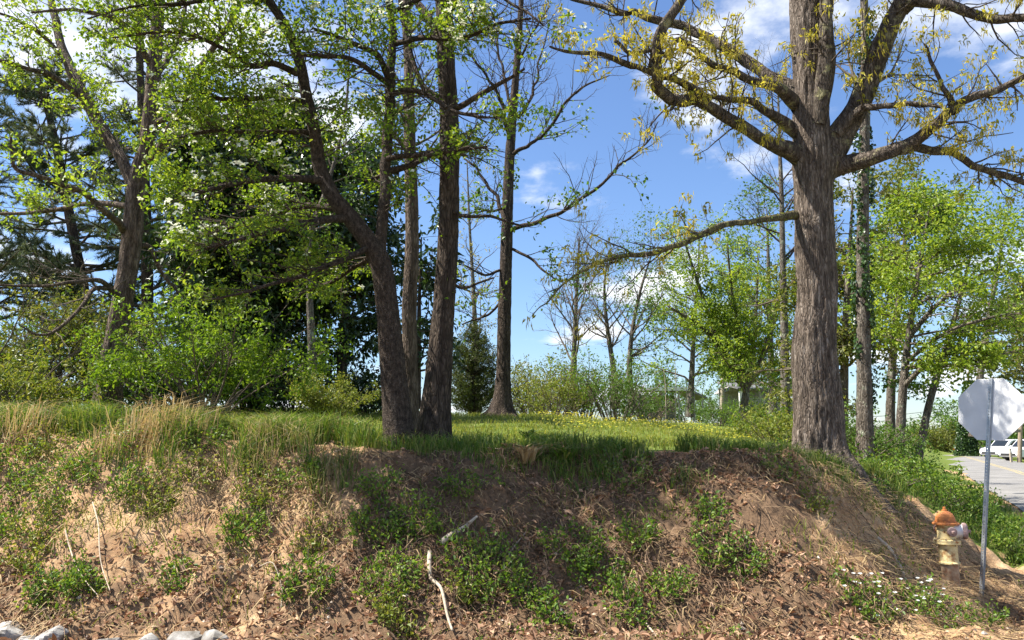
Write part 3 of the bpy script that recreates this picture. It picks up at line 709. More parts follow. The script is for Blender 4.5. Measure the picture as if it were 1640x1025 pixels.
b2 = grow(*b1, 5, .6, 4, (30, 65), .24, .05, .9, (.2, 1), .5, .4, rmax=.007)
add_twigs(sl_t, [(b1, 4), (b2, 3)], M['dark_twig'])
keepf = lambda c: (fbm(c[:, 0] * .9, c[:, 1] * .9, c[:, 2] * .9, 2, 77) > .52) & (c[:, 2] < 10.4)
add_leaves(sl_t, 'crown', M['mid_leaf'], [leaves_on(b2[0], 7, .10, .7, (.1, 1), .6, .5, .08, keep=keepf)])

# ---- 6. big tree on the left
D = 12.0
left = tree_root('maple_tree', 'leaning brown trunk with long bare low limbs above the tall grass', P(176, 645, D))
tc = ctrl([(168, 668, D, 24), (173, 640, D, 20), (180, 570, D, 17), (195, 490, D, 15.5), (208, 410, D, 15), (216, 330, D, 15), (222, 280, D, 14), (234, 234, D, 12), (243, 156, D, 11), (251, 50, D, 10), (256, -60, D, 8), (262, -200, D, 5)])
V, f, t = tube_hi(tc, 52, .035, .013, 8, 1.5, .3, 4, 22, .06)
MB().add(V, f, t).build('trunk', M['brown_bark'], left, True)
ll = [
    [(217, 315, D, 9), (192, 250, 12.2, 9.5), (160, 200, 12.4, 10), (130, 148, 12.6, 9.5), (103, 86, 12.8, 8), (88, 30, 13, 6.5), (76, -50, 13.2, 4)],
    [(232, 262, D, 7), (250, 246, 11.8, 7), (273, 203, 11.6, 6.5), (308, 133, 11.4, 6), (343, 78, 11.2, 5), (375, 27, 11, 4), (400, -20, 10.9, 3)],
    [(200, 372, D, 6), (190, 357, 11.6, 5.5), (168, 340, 11.2, 5), (137, 312, 10.8, 4.5), (105, 297, 10.5, 4), (59, 281, 10.2, 3.4), (22, 266, 10, 3), (17, 219, 9.9, 2)],
    [(205, 330, D, 5), (168, 326, 12.3, 4.5), (129, 328, 12.5, 4), (78, 338, 12.8, 3.4), (0, 344, 13.1, 2.4), (-60, 350, 13.3, 1.2)],
    [(196, 480, D, 5), (180, 466, 11.6, 4.5), (164, 449, 11.3, 4), (129, 450, 10.9, 3.2), (78, 457, 10.5, 2.6), (0, 456, 10.1, 1.8)],
    [(176, 462, 11.5, 4), (150, 463, 11.2, 3.6), (129, 494, 10.9, 3.2), (90, 530, 10.6, 2.6), (62, 537, 10.4, 2), (30, 520, 10.2, 1.2)],
    [(140, 165, 12.5, 5), (86, 122, 12, 4.5), (43, 110, 11.6, 3.8), (0, 97, 11.3, 3), (-60, 90, 11, 1.5)],
    [(246, 130, D, 6), (270, 90, 12.4, 5), (290, 50, 12.8, 4), (300, -20, 13.2, 2.6)],
    [(246, 110, D, 6), (215, 60, 11.6, 5), (180, 30, 11.2, 4), (120, 15, 10.8, 3), (50, 20, 10.4, 1.6)],
    [(100, 90, 12.8, 4), (60, 50, 12.4, 3.4), (20, 30, 12, 2.4), (-40, 10, 11.7, 1.4)],
    [(240, 200, D, 5), (300, 180, 11.6, 4), (360, 190, 11.2, 2.8), (410, 180, 10.9, 1.4)],
    [(210, 400, D, 4), (238, 395, 12.2, 4), (262, 440, 12.5, 3), (300, 480, 12.7, 2)],
]
LC = [ctrl(c) for c in ll]
for k, c in enumerate(LC): limb(left, c, M['brown_bark'], 10, .06, .004, 150 + k, .1)
S0 = stems(LC, 18)
b1 = grow(*S0, 8, .9, 8, (30, 70), .2, .04, .7, (.15, 1), .45, .3, rmax=.010)
b2 = grow(*b1, 8, .42, 6, (30, 70), .24, .04, .7, (.2, 1), .5, .4, rmax=.005)
add_twigs(left, [(b1, 4), (b2, 3)], M['twig'])
keepf = lambda c: (c[:, 2] > 5.0) & (fbm(c[:, 0] * .8, c[:, 1] * .8, c[:, 2] * .9, 2, 31) > .31)
add_leaves(left, 'crown', M['lime_leaf'], [leaves_on(b2[0], 13, .062, .6, (.3, 1), .7, .2, .05, keep=keepf)])

# ---- generic builders for the trees further back
def auto_tree(name, label, path, barkm, leafm, crown=(.3, 1), dens=(2.6, 5.3, 6.8), Ls=(2, .9, .4), per=4, size=.08, up=.08, flat=.9, ang=(35, 70), twm='twig', seg=16, group=None, keep=None, limbs=(), droop=0., wide=.55, spread=.05, hang=.3, sub=True, bark_amp=.008, flare=.3, cat_='tree', rfm=.05):
    tc = ctrl(path); tc[:, 3] *= np.linspace(1, .55, len(tc)); root = tree_root(name, label, tc[0][:3], cat_, group)
    V, f, t = tube_hi(tc, seg, .12, bark_amp, 7, 1.4, flare, 4, int(rng.integers(1000)), .06)
    MB().add(V, f, t).build('trunk', barkm, root, True)
    LC = [ctrl(c) for c in limbs]
    for k, c in enumerate(LC): limb(root, c, barkm, 8, .12, .003, int(rng.integers(1000)), .08)
    b0 = grow(*stems([tc], 24), dens[0], Ls[0], 8, ang, .14, up, flat, crown, .45, .25, droop, rmax=rfm)
    if LC: b0 = cat(b0, tuple(x for x in (lambda s: (s[0][:, ::2], s[1][:, ::2]))(stems(LC, 16))))
    b1 = grow(*b0, dens[1], Ls[1], 5, (30, 70), .2, up, flat, (.15, 1), .5, .35, droop, rmax=.02)
    b2 = grow(*b1, dens[2], Ls[2], 3, (30, 70), .22, up, flat, (.15, 1), .5, .4, droop, rmax=.007)
    add_twigs(root, [(b0, 5), (b1, 3), (b2, 3)], M[twm], last=.45 if per > 1 else 1)
    if per: add_leaves(root, 'crown', leafm, [leaves_on(b2[0], per * (2.6 if per > 1 else 1), size, wide, (.1, 1), .6, hang, spread * 1.8, keep=keep)])
    return root, b0, b1, b2

def pine(name, label, path, dens=5, L=3.2, nn=26, size=.16):
    tc = ctrl(path); root = tree_root(name, label, tc[0][:3])
    V, f, t = tube_hi(tc, 18, .1, .01, 7, 1.4, .2, 4, int(rng.integers(1000)), .05)
    MB().add(V, f, t).build('trunk', M['dark_bark'], root, True)
    b0 = grow(*stems([tc], 30), dens * 2.2, L, 7, (55, 95), .08, .06, .6, (.08, 1), .35, .2, rmax=.05, taperlen=.75)
    b1 = grow(*b0, 9, .7, 4, (25, 60), .14, .06, .5, (.2, 1), .5, .3, rmax=.012)
    add_twigs(root, [(b0, 5), (b1, 3)], M['dark_twig'])
    M_ = len(b1[0]) * nn * 5; idx = rng.integers(0, len(b1[0]), M_); K = b1[0].shape[1]
    ff = rng.uniform(.25, 1, M_) * (K - 1.001); ii = ff.astype(int); fr = (ff - ii)[:, None]
    c = b1[0][idx, ii] * (1 - fr) + b1[0][idx, ii + 1] * fr; tan = nrm(b1[0][idx, ii + 1] - b1[0][idx, ii])
    Dn = nrm(tan * .9 + rng.normal(size=(M_, 3)) * .55); Ln = rng.uniform(.6, 1.2, M_) * size
    s = nrm(np.cross(Dn, rng.normal(size=(M_, 3)))) * .010
    Vn = np.stack([c - s, c + s, c + Dn * Ln[:, None]], 1).reshape(-1, 3)
    MB().add(Vn, np.arange(M_ * 3).reshape(-1, 3)).build('needles', M['pine_needle'], root)
    return root

def shrub(name, label, c, h, rad, nst, leafm, per, size, group=None, cat_='shrub', dens=(9.0, 12.0), Ls=(.5, .22), out=.45, up=.05, droop=0., twm='twig', wide=.55, keep=None, hang=.2, lean=(0, 0), bot=.15):
    c = A(c, float); root = tree_root(name, label, c, cat_, group)
    K = 9; a = rng.random(nst) * 6.283; rr = rad * np.sqrt(rng.random(nst))
    d = nrm(np.stack([np.cos(a) * rr * out / h * 2 + lean[0], np.sin(a) * rr * out / h * 2 + lean[1], np.ones(nst)], -1))
    p = np.zeros((nst, K, 3)); p[:, 0] = c + np.stack([np.cos(a) * rr * .3, np.sin(a) * rr * .3, np.full(nst, -.06)], -1)
    st = (h * rng.uniform(.65, 1.1, nst) / (K - 1))[:, None]
    for k in range(1, K):
        d = nrm(d + rng.normal(size=(nst, 3)) * .1 + np.stack([np.cos(a), np.sin(a), -np.full(nst, .8 * droop)], -1) * .05 * (1 + 2 * droop)); p[:, k] = p[:, k - 1] + d * st
    R = (.006 + .008 * h) * rng.uniform(.6, 1.1, nst)[:, None] * np.linspace(1, .25, K)[None]
    S0 = (p, R)
    b1 = grow(*S0, dens[0], Ls[0], 5, (30, 75), .18, up, .9, (bot, 1), .5, .35, droop, rmax=.008)
    b2 = grow(*b1, dens[1], Ls[1], 3, (30, 75), .2, up, .9, (.1, 1), .5, .4, droop, rmax=.004)
    add_twigs(root, [(S0, 5), (b1, 3), (b2, 3)], M[twm], 'stems', last=.12)
    add_leaves(root, 'foliage', leafm, [leaves_on(b2[0], per * 1.75, size, wide, (.1, 1), .6, hang, size * .8, keep=keep)])
    return root

# pines at the far left
pine('pine_tree', 'tall grey-green pine leaning behind the left-hand brown trunk', [(150, 640, 22, 9), (140, 500, 22, 8), (118, 380, 22, 7.5), (95, 260, 22, 6.5), (75, 170, 22, 5), (55, 110, 22, 2)], 4.5, 3.4, 16, .17)
pine('pine_tree', 'dark pine with spreading boughs at the left edge of the picture', [(-40, 640, 20, 10), (-40, 500, 20, 9), (-45, 380, 20, 8), (-50, 250, 20, 6), (-60, 140, 20, 2)], 4.2, 3.2, 9, .17)
pine('pine_tree', 'upright pine rising behind the fork of the brown trunk', [(235, 640, 21, 10), (236, 450, 21, 9), (232, 300, 21, 8), (226, 160, 21, 6), (222, 20, 21, 5), (220, -120, 21, 3)], 3.6, 2.9, 12, .17)
# dark evergreens behind the dogwood
ev = dict(barkm=M['dark_bark'], leafm=M['ever_leaf'], dens=(9.7, 7.2, 9.3), Ls=(2.4, 1.0, .42), per=3.9, size=.16, wide=.42, up=.04, twm='dark_twig', hang=.5, ang=(45, 95), flare=.2)
auto_tree('magnolia_tree', 'dark glossy evergreen behind the bright green shrub', [(345, 640, 17.5, 8), (348, 500, 17.5, 7.5), (352, 380, 17.5, 6), (356, 290, 17.5, 4), (360, 230, 17.5, 2)], crown=(.03, 1), **ev)
auto_tree('magnolia_tree', 'broad dark evergreen directly behind the thin bare trunk', [(450, 640, 18.5, 10), (447, 500, 18.5, 9), (440, 380, 18.5, 8), (442, 280, 18.5, 5), (440, 205, 18.5, 2)], crown=(.03, 1), **ev)
auto_tree('magnolia_tree', 'ragged dark evergreen showing between dogwood trunk and dark trunk', [(545, 650, 18, 9), (550, 540, 18, 8), (556, 430, 18, 7), (562, 330, 18, 5), (566, 250, 18, 2)], crown=(.2, 1), **{**ev, 'dens': (7.5, 6.2, 8.5), 'Ls': (2.1, .9, .4)})
auto_tree('magnolia_tree', 'small dark evergreen behind the slim pale brown trunk', [(668, 655, 17, 6), (670, 560, 17, 5), (672, 470, 17, 4), (675, 380, 17, 2)], crown=(.2, 1), **{**ev, 'dens': (6.6, 5.8, 7.6), 'Ls': (1.1, .7, .4)})
# thin bare trunk left of the dogwood
auto_tree('thin_tree', 'thin pale bare trunk standing above the round bush', [(503, 640, 15, 8), (500, 560, 15, 7), (496, 470, 15, 6), (497, 380, 15, 5.5), (530, 280, 15.2, 4.5), (553, 180, 15.3, 3.8), (560, 80, 15.3, 2)], M['grey_bark'], M['mid_leaf'], crown=(.5, 1), dens=(4.0, 6.2, 6.8), Ls=(1.3, .6, .3), per=2.5, size=.07)

# cedar beside the slender tree
def cedar(name, label, px, top, bot, half, d, n=5200, group=None):
    b = P(px, bot, d); t = P(px, top, d); h = t[2] - b[2]; R = half / F * d
    root = tree_root(name, label, b)
    tr = np.stack([np.linspace(b[0], t[0], 5), np.full(5, d), np.linspace(b[2], t[2], 5), np.linspace(.12, .02, 5)], -1)
    V, f, tt = tube_hi(tr, 10, .2, .004, 8, 1.5, .1, 3, 4, .04); MB().add(V, f, tt).build('trunk', M['dark_bark'], root, True)
    S0 = stems([tr], 30)
    nb = 210; z = rng.random(nb) ** 1.15 * .97; a = rng.random(nb) * 6.283
    rad = R * (np.minimum(1, (1 - z) * 1.7) ** .75) * rng.uniform(.6, 1.15, nb)
    K = 6; p = np.zeros((nb, K, 3))
    for k in range(K):
        q = k / (K - 1); p[:, k, 0] = b[0] + np.cos(a) * rad * q; p[:, k, 1] = d + np.sin(a) * rad * q; p[:, k, 2] = b[2] + z * h + rad * .55 * q ** 1.3
    R0 = np.linspace(.02, .005, K)[None].repeat(nb, 0)
    b1 = grow(p, R0, 9, .45, 3, (25, 60), .15, .12, .9, (.2, 1), .5, .4, rmax=.006)
    add_twigs(root, [((p, R0), 4), (b1, 3)], M['dark_twig'])
    add_leaves(root, 'crown', M['cedar_leaf'], [leaves_on(b1[0], 16, .075, .35, (.1, 1), .5, -.5, .04)])
cedar('cedar_tree', 'olive cedar bush between dark trunk and slender tree', 757, 520, 668, 46, 25)

auto_tree('budding_tree', 'pale budding tree filling the gap between dark trunk and slender tree', [(765, 660, 36, 6), (762, 560, 36, 5), (758, 460, 36, 4), (752, 360, 36, 3), (748, 260, 36, 1.5)], M['grey_bark'], M['pale_leaf'], crown=(.2, 1), dens=(2.4, 3.2, 4), Ls=(2.6, 1.3, .6), per=1.6, size=.10, up=.1, ang=(25, 60))
# bare and lightly leafed trees behind the lawn
auto_tree('bare_tree', 'bare upright tree behind the shrubs, left of the paired bare trunks', [(917, 655, 29, 6), (919, 580, 29, 5), (922, 500, 29, 4), (926, 430, 29, 3), (928, 380, 29, 1.5)], M['grey_bark'], M['mid_leaf'], crown=(.2, 1), dens=(5.3, 5.8, 4.4), Ls=(3.0, 1.3, .6), per=.25, size=.08, ang=(30, 60), up=.12, flat=1)
auto_tree('bare_tree', 'lightly leafed tree with crooked limbs behind the shrubs', [(985, 655, 28, 6), (982, 590, 28, 5), (972, 520, 28, 4), (968, 460, 28, 3), (975, 400, 28, 1.5)], M['grey_bark'], M['mid_leaf'], crown=(.25, 1), dens=(4.8, 5.8, 4.8), Ls=(2.6, 1.2, .55), per=.9, size=.08, ang=(30, 65), up=.1)
auto_tree('young_tree', 'small spreading tree in new leaf just left of the shed', [(1012, 655, 27, 6), (1008, 590, 27, 5), (1014, 520, 27, 4), (1030, 450, 27, 3), (1050, 390, 27, 1.5)], M['grey_bark'], M['mid_leaf'], crown=(.25, 1), dens=(4.8, 5.8, 5.1), Ls=(2.6, 1.2, .55), per=2.2, size=.085, ang=(30, 70), up=.05)
ftl = [
    [(1196, 622, 26, 5), (1175, 585, 26, 4.5), (1150, 550, 26, 4), (1118, 520, 25.8, 3), (1070, 490, 25.6, 2)],
    [(1196, 620, 26, 5), (1214, 588, 26, 4.5), (1230, 545, 26.2, 4), (1244, 490, 26.4, 3), (1255, 420, 26.6, 1.8)],
    [(1150, 550, 26, 3), (1130, 490, 25.5, 2.6), (1110, 430, 25, 2), (1095, 380, 24.6, 1.2)],
    [(1175, 585, 26, 3), (1180, 520, 25.4, 2.6), (1170, 450, 25, 2), (1165, 390, 24.6, 1.2)],
]
auto_tree('forked_tree', 'low-forked tree with airy yellow-green crown in front of the shed', [(1190, 676, 26, 8), (1192, 650, 26, 7), (1196, 618, 26, 6), (1206, 560, 26, 4), (1212, 480, 26, 3), (1214, 400, 26, 1.6)], M['grey_bark'], M['lime_leaf'], crown=(.3, 1), dens=(6, 8, 6.5), Ls=(2.9, 1.3, .5), per=3.6, size=.10, flat=.7, limbs=ftl, up=.04)
auto_tree('bare_tree', 'tall bare-topped trunk close behind the left side of the oak', [(1258, 680, 22, 8), (1257, 560, 22, 7), (1254, 440, 22, 6), (1252, 320, 22, 5), (1248, 220, 22, 4), (1246, 130, 22, 2)], M['grey_bark'], M['olive_leaf'], crown=(.3, 1), dens=(3.7, 5.8, 4.4), Ls=(3.0, 1.3, .6), per=.9, size=.08, up=.05, keep=lambda c: c[:, 2] < 8.2, twm='dark_twig')

auto_tree('young_tree', 'airy light green tree filling the view left of the pale yard pole', [(1105, 668, 34, 6), (1108, 600, 34, 5), (1112, 520, 34, 4), (1118, 440, 34, 3), (1120, 370, 34, 1.2)], M['grey_bark'], M['lime_leaf'], crown=(.2, 1), dens=(4.5, 5, 4.2), Ls=(3.2, 1.5, .6), per=2.4, size=.12, flat=.7, up=.03)
auto_tree('young_tree', 'airy green tree filling the view behind the left side of the oak', [(1238, 668, 30, 7), (1236, 600, 30, 6), (1232, 500, 30, 5), (1230, 400, 30, 3.5), (1228, 330, 30, 1.2)], M['grey_bark'], M['mid_leaf'], crown=(.15, 1), dens=(4.5, 5.2, 4.6), Ls=(2.9, 1.4, .6), per=2.4, size=.11, flat=.7, up=.03)

# ivy-clad trunk right of the oak
iv, b0, b1, b2 = auto_tree('ivy_clad_tree', 'straight ivy-clad trunk standing just right of the oak', [(1386, 748, 13, 15), (1385, 700, 13, 13.5), (1384, 600, 13, 12.5), (1382, 480, 13, 12), (1382, 360, 13, 11.5), (1384, 240, 13, 11), (1386, 120, 13, 10), (1384, 0, 13, 9), (1382, -150, 13, 6), (1384, -260, 13, 3)], M['grey_bark'], M['olive_leaf'], crown=(.62, 1), dens=(3.5, 5.3, 5.1), Ls=(1.8, .9, .4), per=1.5, size=.06, seg=28)
tc = ctrl([(1386, 740, 13, 13), (1384, 600, 13, 12), (1382, 480, 13, 12), (1382, 360, 13, 11.5), (1384, 240, 13, 11), (1386, 120, 13, 10), (1384, 20, 13, 9)])
q = catmull(tc, 400); n = 6500; k = rng.integers(0, 400, n); a = rng.random(n) * 6.283
dens_ = fbm(np.cos(a) * 1.2, np.sin(a) * 1.2, q[k, 2] * 1.1, 3, 8); kk = dens_ > .6; k = k[kk]; a = a[kk]; n = len(k)
o = np.stack([np.cos(a), np.sin(a), np.zeros(n)], -1); c = q[k, :3] + o * (q[k, 3:4] + rng.uniform(0, .07, (n, 1)))
add_leaves(iv, 'ivy', M['ivy_leaf'], [leafmesh(c, rng.normal(size=(n, 3)) * .6 + A([0, 0, -.7]), o + rng.normal(size=(n, 3)) * .4, .06, .055, .1, .1, True)])

# bright leafy trees on the right
rt = dict(barkm=M['grey_bark'], dens=(6.5, 8, 7.5), Ls=(2.1, .9, .36), flat=.4, up=.02, ang=(50, 85), hang=.3, keep=lambda c: fbm(c[:, 0] * 1.1, c[:, 1] * 1.1, c[:, 2] * 2.2, 2, 97) > .38)
auto_tree('sweetgum_tree', 'bright green spreading tree behind the ivy-clad trunk, reaching over the stop sign', [(1440, 740, 15, 8), (1445, 640, 15, 7), (1455, 540, 15, 6), (1470, 440, 15, 5), (1482, 370, 15, 3), (1490, 320, 15, 1.5)], leafm=M['lime_leaf'], crown=(.28, 1), per=6, size=.08,
          limbs=[[(1446, 620, 15, 4), (1500, 570, 14.4, 3), (1560, 550, 14, 2.4), (1620, 555, 13.6, 1.2)], [(1455, 540, 15, 4), (1510, 480, 14.6, 3), (1570, 440, 14.2, 2), (1625, 420, 13.9, 1)], [(1450, 580, 15, 3), (1510, 535, 14.2, 2.5), (1580, 510, 13.6, 2), (1650, 500, 13.1, 1)]], **rt)
auto_tree('sweetgum_tree', 'yellow-green tree behind the gap between oak and ivy-clad trunk', [(1350, 720, 18, 8), (1352, 600, 18, 7), (1356, 480, 18, 6), (1362, 380, 18, 4), (1366, 300, 18, 2)], leafm=M['olive_leaf'], crown=(.05, 1), per=4.2, size=.10, **rt)
auto_tree('sweetgum_tree', 'shaded green tree with pale limbs at the right edge above the road', [(1560, 700, 24, 6), (1570, 600, 24, 6), (1585, 500, 24, 5), (1600, 420, 24, 4), (1610, 340, 24, 2)], leafm=M['mid_leaf'], crown=(.35, 1), per=2.6, size=.09, **{**rt, 'Ls': (2.4, 1.1, .5), 'dens': (4.4, 6.2, 6.1)})
auto_tree('sweetgum_tree', 'tall green tree filling the view left of the gap over the road', [(1425, 720, 20, 8), (1428, 600, 20, 7), (1440, 470, 20, 6), (1450, 380, 20, 4), (1455, 330, 20, 2)], leafm=M['mid_leaf'], crown=(.22, 1), per=4.2, size=.10, **{**rt, 'Ls': (2.1, .9, .42)})
auto_tree('sweetgum_tree', 'lime-green tree with level boughs filling the view above the stop sign', [(1470, 735, 19, 6), (1490, 640, 19, 6), (1520, 540, 19, 5), (1545, 450, 19, 4), (1560, 380, 19, 1.5)], leafm=M['lime_leaf'], crown=(.46, 1), per=3.6, size=.09, **{**rt, 'dens': (6.5, 8, 6.5), 'Ls': (2.4, 1.0, .4)})
auto_tree('roadside_tree', 'olive tree beside the parked cars at the right edge', [(1660, 735, 45, 7), (1658, 640, 45, 6), (1655, 560, 45, 5), (1650, 480, 45, 2)], M['grey_bark'], M['olive_leaf'], crown=(.2, 1), dens=(5.3, 4.8, 3.7), Ls=(3.4, 1.5, .8), per=4, size=.2)

# ------------------------------------------------------------------ shrubs
shrub('honeysuckle_shrub', 'bright lime-green arching shrub between leaning brown trunk and round bush', P(325, 655, 10.9), 1.75, 1.3, 20, M['bush_leaf'], 6, .055, dens=(9.0, 12.0), Ls=(.75, .3), out=.55, droop=.2, bot=.3, keep=lambda c: fbm(c[:, 0] * 2.3, c[:, 1] * 2.3, c[:, 2] * 2.3, 2, 17) > .45)
shrub('honeysuckle_shrub', 'lime-green shrub right beside the foot of the leaning brown trunk', P(262, 655, 11.3), 1.5, 1.0, 14, M['bush_leaf'], 6, .055, dens=(9.0, 12.0), Ls=(.6, .28), out=.6, droop=.2, bot=.35, keep=lambda c: fbm(c[:, 0] * 2.3, c[:, 1] * 2.3, c[:, 2] * 2.3, 2, 17) > .45)
shrub('boxwood_shrub', 'small round yellow-green bush at the foot of the thin bare trunk', P(525, 668, 14.5), .95, .55, 22, M['weed_yellow'], 7, .04, dens=(16.2, 16.5), Ls=(.3, .16), out=.5)
lf = [(-40, 12.5, 2.6, 'tall olive thicket shrub at the far left below the pine boughs', 'olive_leaf'), (45, 13.5, 2.5, 'olive-green thicket shrub between left edge and brown trunk', 'olive_leaf'), (95, 13.2, 2.1, 'mid-green thicket shrub just left of the brown trunk', 'mid_leaf'), (10, 10.6, 1.2, 'low yellowish shrub in the tall grass at the left edge', 'weed_yellow')]
for px, d, h, lab, mm in lf:
    b = P(px, 660, d); shrub('thicket_shrub', lab, on(b[0], d), h, h * .55, 16, M[mm], 6, .06, 'thicket at the left', dens=(9.0, 10.5), Ls=(.7, .3), out=.55, keep=lambda c: fbm(c[:, 0] * 2.3, c[:, 1] * 2.3, c[:, 2] * 2.3, 2, 17) > .45)
ms = [(850, 26, 2.3, 'grey-green loose shrub at the left end of the shrub row', 'olive_leaf'), (893, 24, 1.5, 'low yellow-green shrub, second in the shrub row', 'weed_yellow'), (935, 25, 2.2, 'bright green upright shrub in the middle of the shrub row', 'bush_leaf'), (985, 23, 2.0, 'bushy green shrub, fourth in the shrub row', 'mid_leaf'), (1030, 25, 1.5, 'dark green shrub at the right end of the row before the carport', 'mid_leaf')]
for px, d, h, lab, mm in ms:
    b = P(px, 660, d); sd_ = int(d * 10); shrub('hedge_shrub', lab, on(b[0], d), h, 1.2, 26, M[mm], 3.2, .07, 'shrub row behind the lawn', dens=(5.5, 6.5), Ls=(.9, .42), out=.5, up=.16, keep=lambda c: fbm(c[:, 0] * 2.2, c[:, 1] * 2.2, c[:, 2] * 1.4, 2, sd_) > .43)
us = [(300, 17, 1.5, 'dark understorey shrub behind the lime shrub'), (395, 18, 1.7, 'dark understorey shrub under the broad evergreen'), (470, 17.5, 1.5, 'dark understorey shrub left of the round bush'), (590, 18.5, 1.3, 'ragged dark shrub behind the dogwood trunk'), (240, 16.5, 1.4, 'dark understorey shrub behind the leaning brown trunk')]
for px, d, h, lab in us:
    b = P(px, 655, d); shrub('understorey_shrub', lab, on(b[0], d), h, 1.0, 16, M['ever_leaf'], 4, .11, 'dark understorey below the evergreens', dens=(7, 8), Ls=(.7, .32), out=.55, twm='dark_twig', wide=.45)
ss = [(1200, 31, 1.3, 'brushy shrub hiding the corner of the shed', 'mid_leaf'), (1240, 33, 1.2, 'green brush against the shed wall', 'olive_leaf'), (1215, 21, 1.0, 'leafy low shrub in front of the shed', 'bush_leaf'), (1248, 15.5, .95, 'weedy yellow-green shrub against the left side of the oak', 'weed_yellow'), (1150, 30, 1.2, 'low shrub behind the pale pole', 'mid_leaf')]
for px, d, h, lab, mm in ss:
    b = P(px, 660, d); shrub('low_shrub', lab, on(b[0], d), h, .9, 20, M[mm], 4.5, .06, dens=(9.0, 9.0), Ls=(.45, .24))
# undergrowth down the right-hand slope between oak and road
rs = [(6.0, 13.6, 1.2, 'leafy undergrowth shrub below the ivy-clad trunk', 'mid_leaf'), (6.6, 12.2, .55, 'dark leafy shrub behind the fire hydrant', 'weed_leaf'), (7.2, 15.0, .8, 'leafy shrub spilling down towards the side road', 'mid_leaf'), (7.9, 17.0, .6, 'roadside shrub below the bright spreading tree', 'mid_leaf'), (9.4, 18.2, .5, 'low weedy bush at the near edge of the side road', 'weed_leaf'), (9.5, 20.5, .5, 'shrub on the slope beside the side road', 'mid_leaf'), (11.6, 25.5, .7, 'dark roadside shrub farther along the side road', 'mid_leaf'), (5.5, 11.6, .5, 'low weedy shrub at the right foot of the oak', 'weed_leaf'),
      (7.4, 11.8, .45, 'low dark shrub right behind the sign post', 'weed_leaf'), (8.2, 12.8, .4, 'low dark shrub at the road edge right of the stop sign', 'weed_leaf'), (7.4, 13.4, .6, 'dark green bush on the slope between oak and road', 'mid_leaf'), (8.4, 14.6, .5, 'small dark bush halfway down the slope to the road', 'mid_leaf'), (13.4, 31, .8, 'tall roadside bush where the side road narrows', 'olive_leaf')]
for x, y, h, lab, mm in rs:
    shrub('roadside_shrub', lab, on(x, y), h, h * .5 + .35, 22, M[mm], 5, .05 if y < 20 else .08, 'undergrowth along the side road', dens=(9.0, 9.0), Ls=(.55, .26), out=.6)
# far backdrop trees beyond the road and behind the lawn
fb = [(1500, 95, 3.6, 'pale green round tree beyond the bend of the road', 'olive_leaf'), (1478, 120, 4, 'grey-green tree at the end of the road', 'mid_leaf'), (1600, 92, 7, 'dark green tree behind the parked white cars', 'mid_leaf'), (1640, 80, 7, 'green tree behind the last parked car at the right edge', 'mid_leaf'), (1560, 105, 7, 'green tree behind the orange road sign', 'mid_leaf'), (1445, 110, 4.2, 'distant tree left of the oncoming car', 'mid_leaf')]
for px, d, h, lab, mm in fb:
    b = P(px, 722, d); shrub('distant_tree', lab, [b[0], d, -.2], h, h * .6, 20, M[mm], 5, .32, 'far trees beyond the road', 'tree', dens=(2.2, 2.4), Ls=(2.2, 1.2), out=.5)
fb2 = [(1110, 60, 5, 'distant leafy tree behind the carport roof', 'mid_leaf'), (1225, 55, 6, 'distant dark tree behind the shed', 'mid_leaf'), (870, 45, 4.6, 'brownish budding tree behind the left end of the shrub row', 'olive_leaf'), (1040, 50, 4, 'distant tree between young tree and carport', 'mid_leaf'), (600, 40, 1.8, 'low distant bush seen past the dogwood trunk', 'mid_leaf')]
for px, d, h, lab, mm in fb2:
    b = P(px, 662, d); shrub('distant_tree', lab, on(b[0], d), h, h * .5, 18, M[mm], 4, .16, 'far trees behind the lawn', 'tree', dens=(3.2, 3.3), Ls=(1.5, .8), out=.5)
# ------------------------------------------------------------------ outbuildings behind the lawn
def zrot(a): c, s = math.cos(a), math.sin(a); return A([[c, -s, 0], [s, c, 0], [0, 0, 1.]])
d = 44.0; b = P(1088, 664, d); px = d / F
cp = tag(empty('carport', b), 'open carport with flat pale-edged roof and thin posts behind the shrub row', 'carport')
zt = P(1088, 624, d)[2]; x0 = P(1040, 624, d)[0]; x1 = P(1132, 624, d)[0]
mb = MB(); mb.add([[x0, d, zt], [x0 + 2.2, d, zt], [x0 + 2.2, d + 4, zt + .1], [x0, d + 4, zt + .1], [x0, d, zt + .1], [x0 + 2.2, d, zt + .1], [x0 + 2.2, d + 4, zt + .2], [x0, d + 4, zt + .2]],
                  [[0, 3, 2, 1], [4, 5, 6, 7], [0, 1, 5, 4], [1, 2, 6, 5], [2, 3, 7, 6], [3, 0, 4, 7]])
mb.build('roof', M['tin'], cp)
MB().box([x0 + 1.1, d - .03, zt + .04], [2.24, .04, .2]).build('fascia', M['whitepaint'], cp)
s = MB(); xs = x0 + 2.22
s.add([[xs, d, zt - .02], [x1, d, zt - .55], [x1, d + 4, zt - .45], [xs, d + 4, zt + .1], [xs, d, zt + .1], [x1, d, zt - .43], [x1, d + 4, zt - .33], [xs, d + 4, zt + .2]],
      [[0, 3, 2, 1], [4, 5, 6, 7], [0, 1, 5, 4], [1, 2, 6, 5], [2, 3, 7, 6], [3, 0, 4, 7]]); s.build('side_roof', M['tin'], cp)
for px_, py_ in ((1062, 0), (1088, 0), (1112, .22), (1126, .42)):
    xx = P(px_, 640, d)[0]; hh = zt - py_ - b[2] + .4; MB().box([xx, d + .1, b[2] - .4 + hh / 2], [.09, .09, hh]).build('post', M['board'], cp)
for k in range(7):
    MB().box([x0 + .1 + .33 * k, d + 3.9, b[2] + .55], [.31, .04, 1.5]).build('board', M['board'], cp)
d = 40.0; b = P(1220, 664, d)
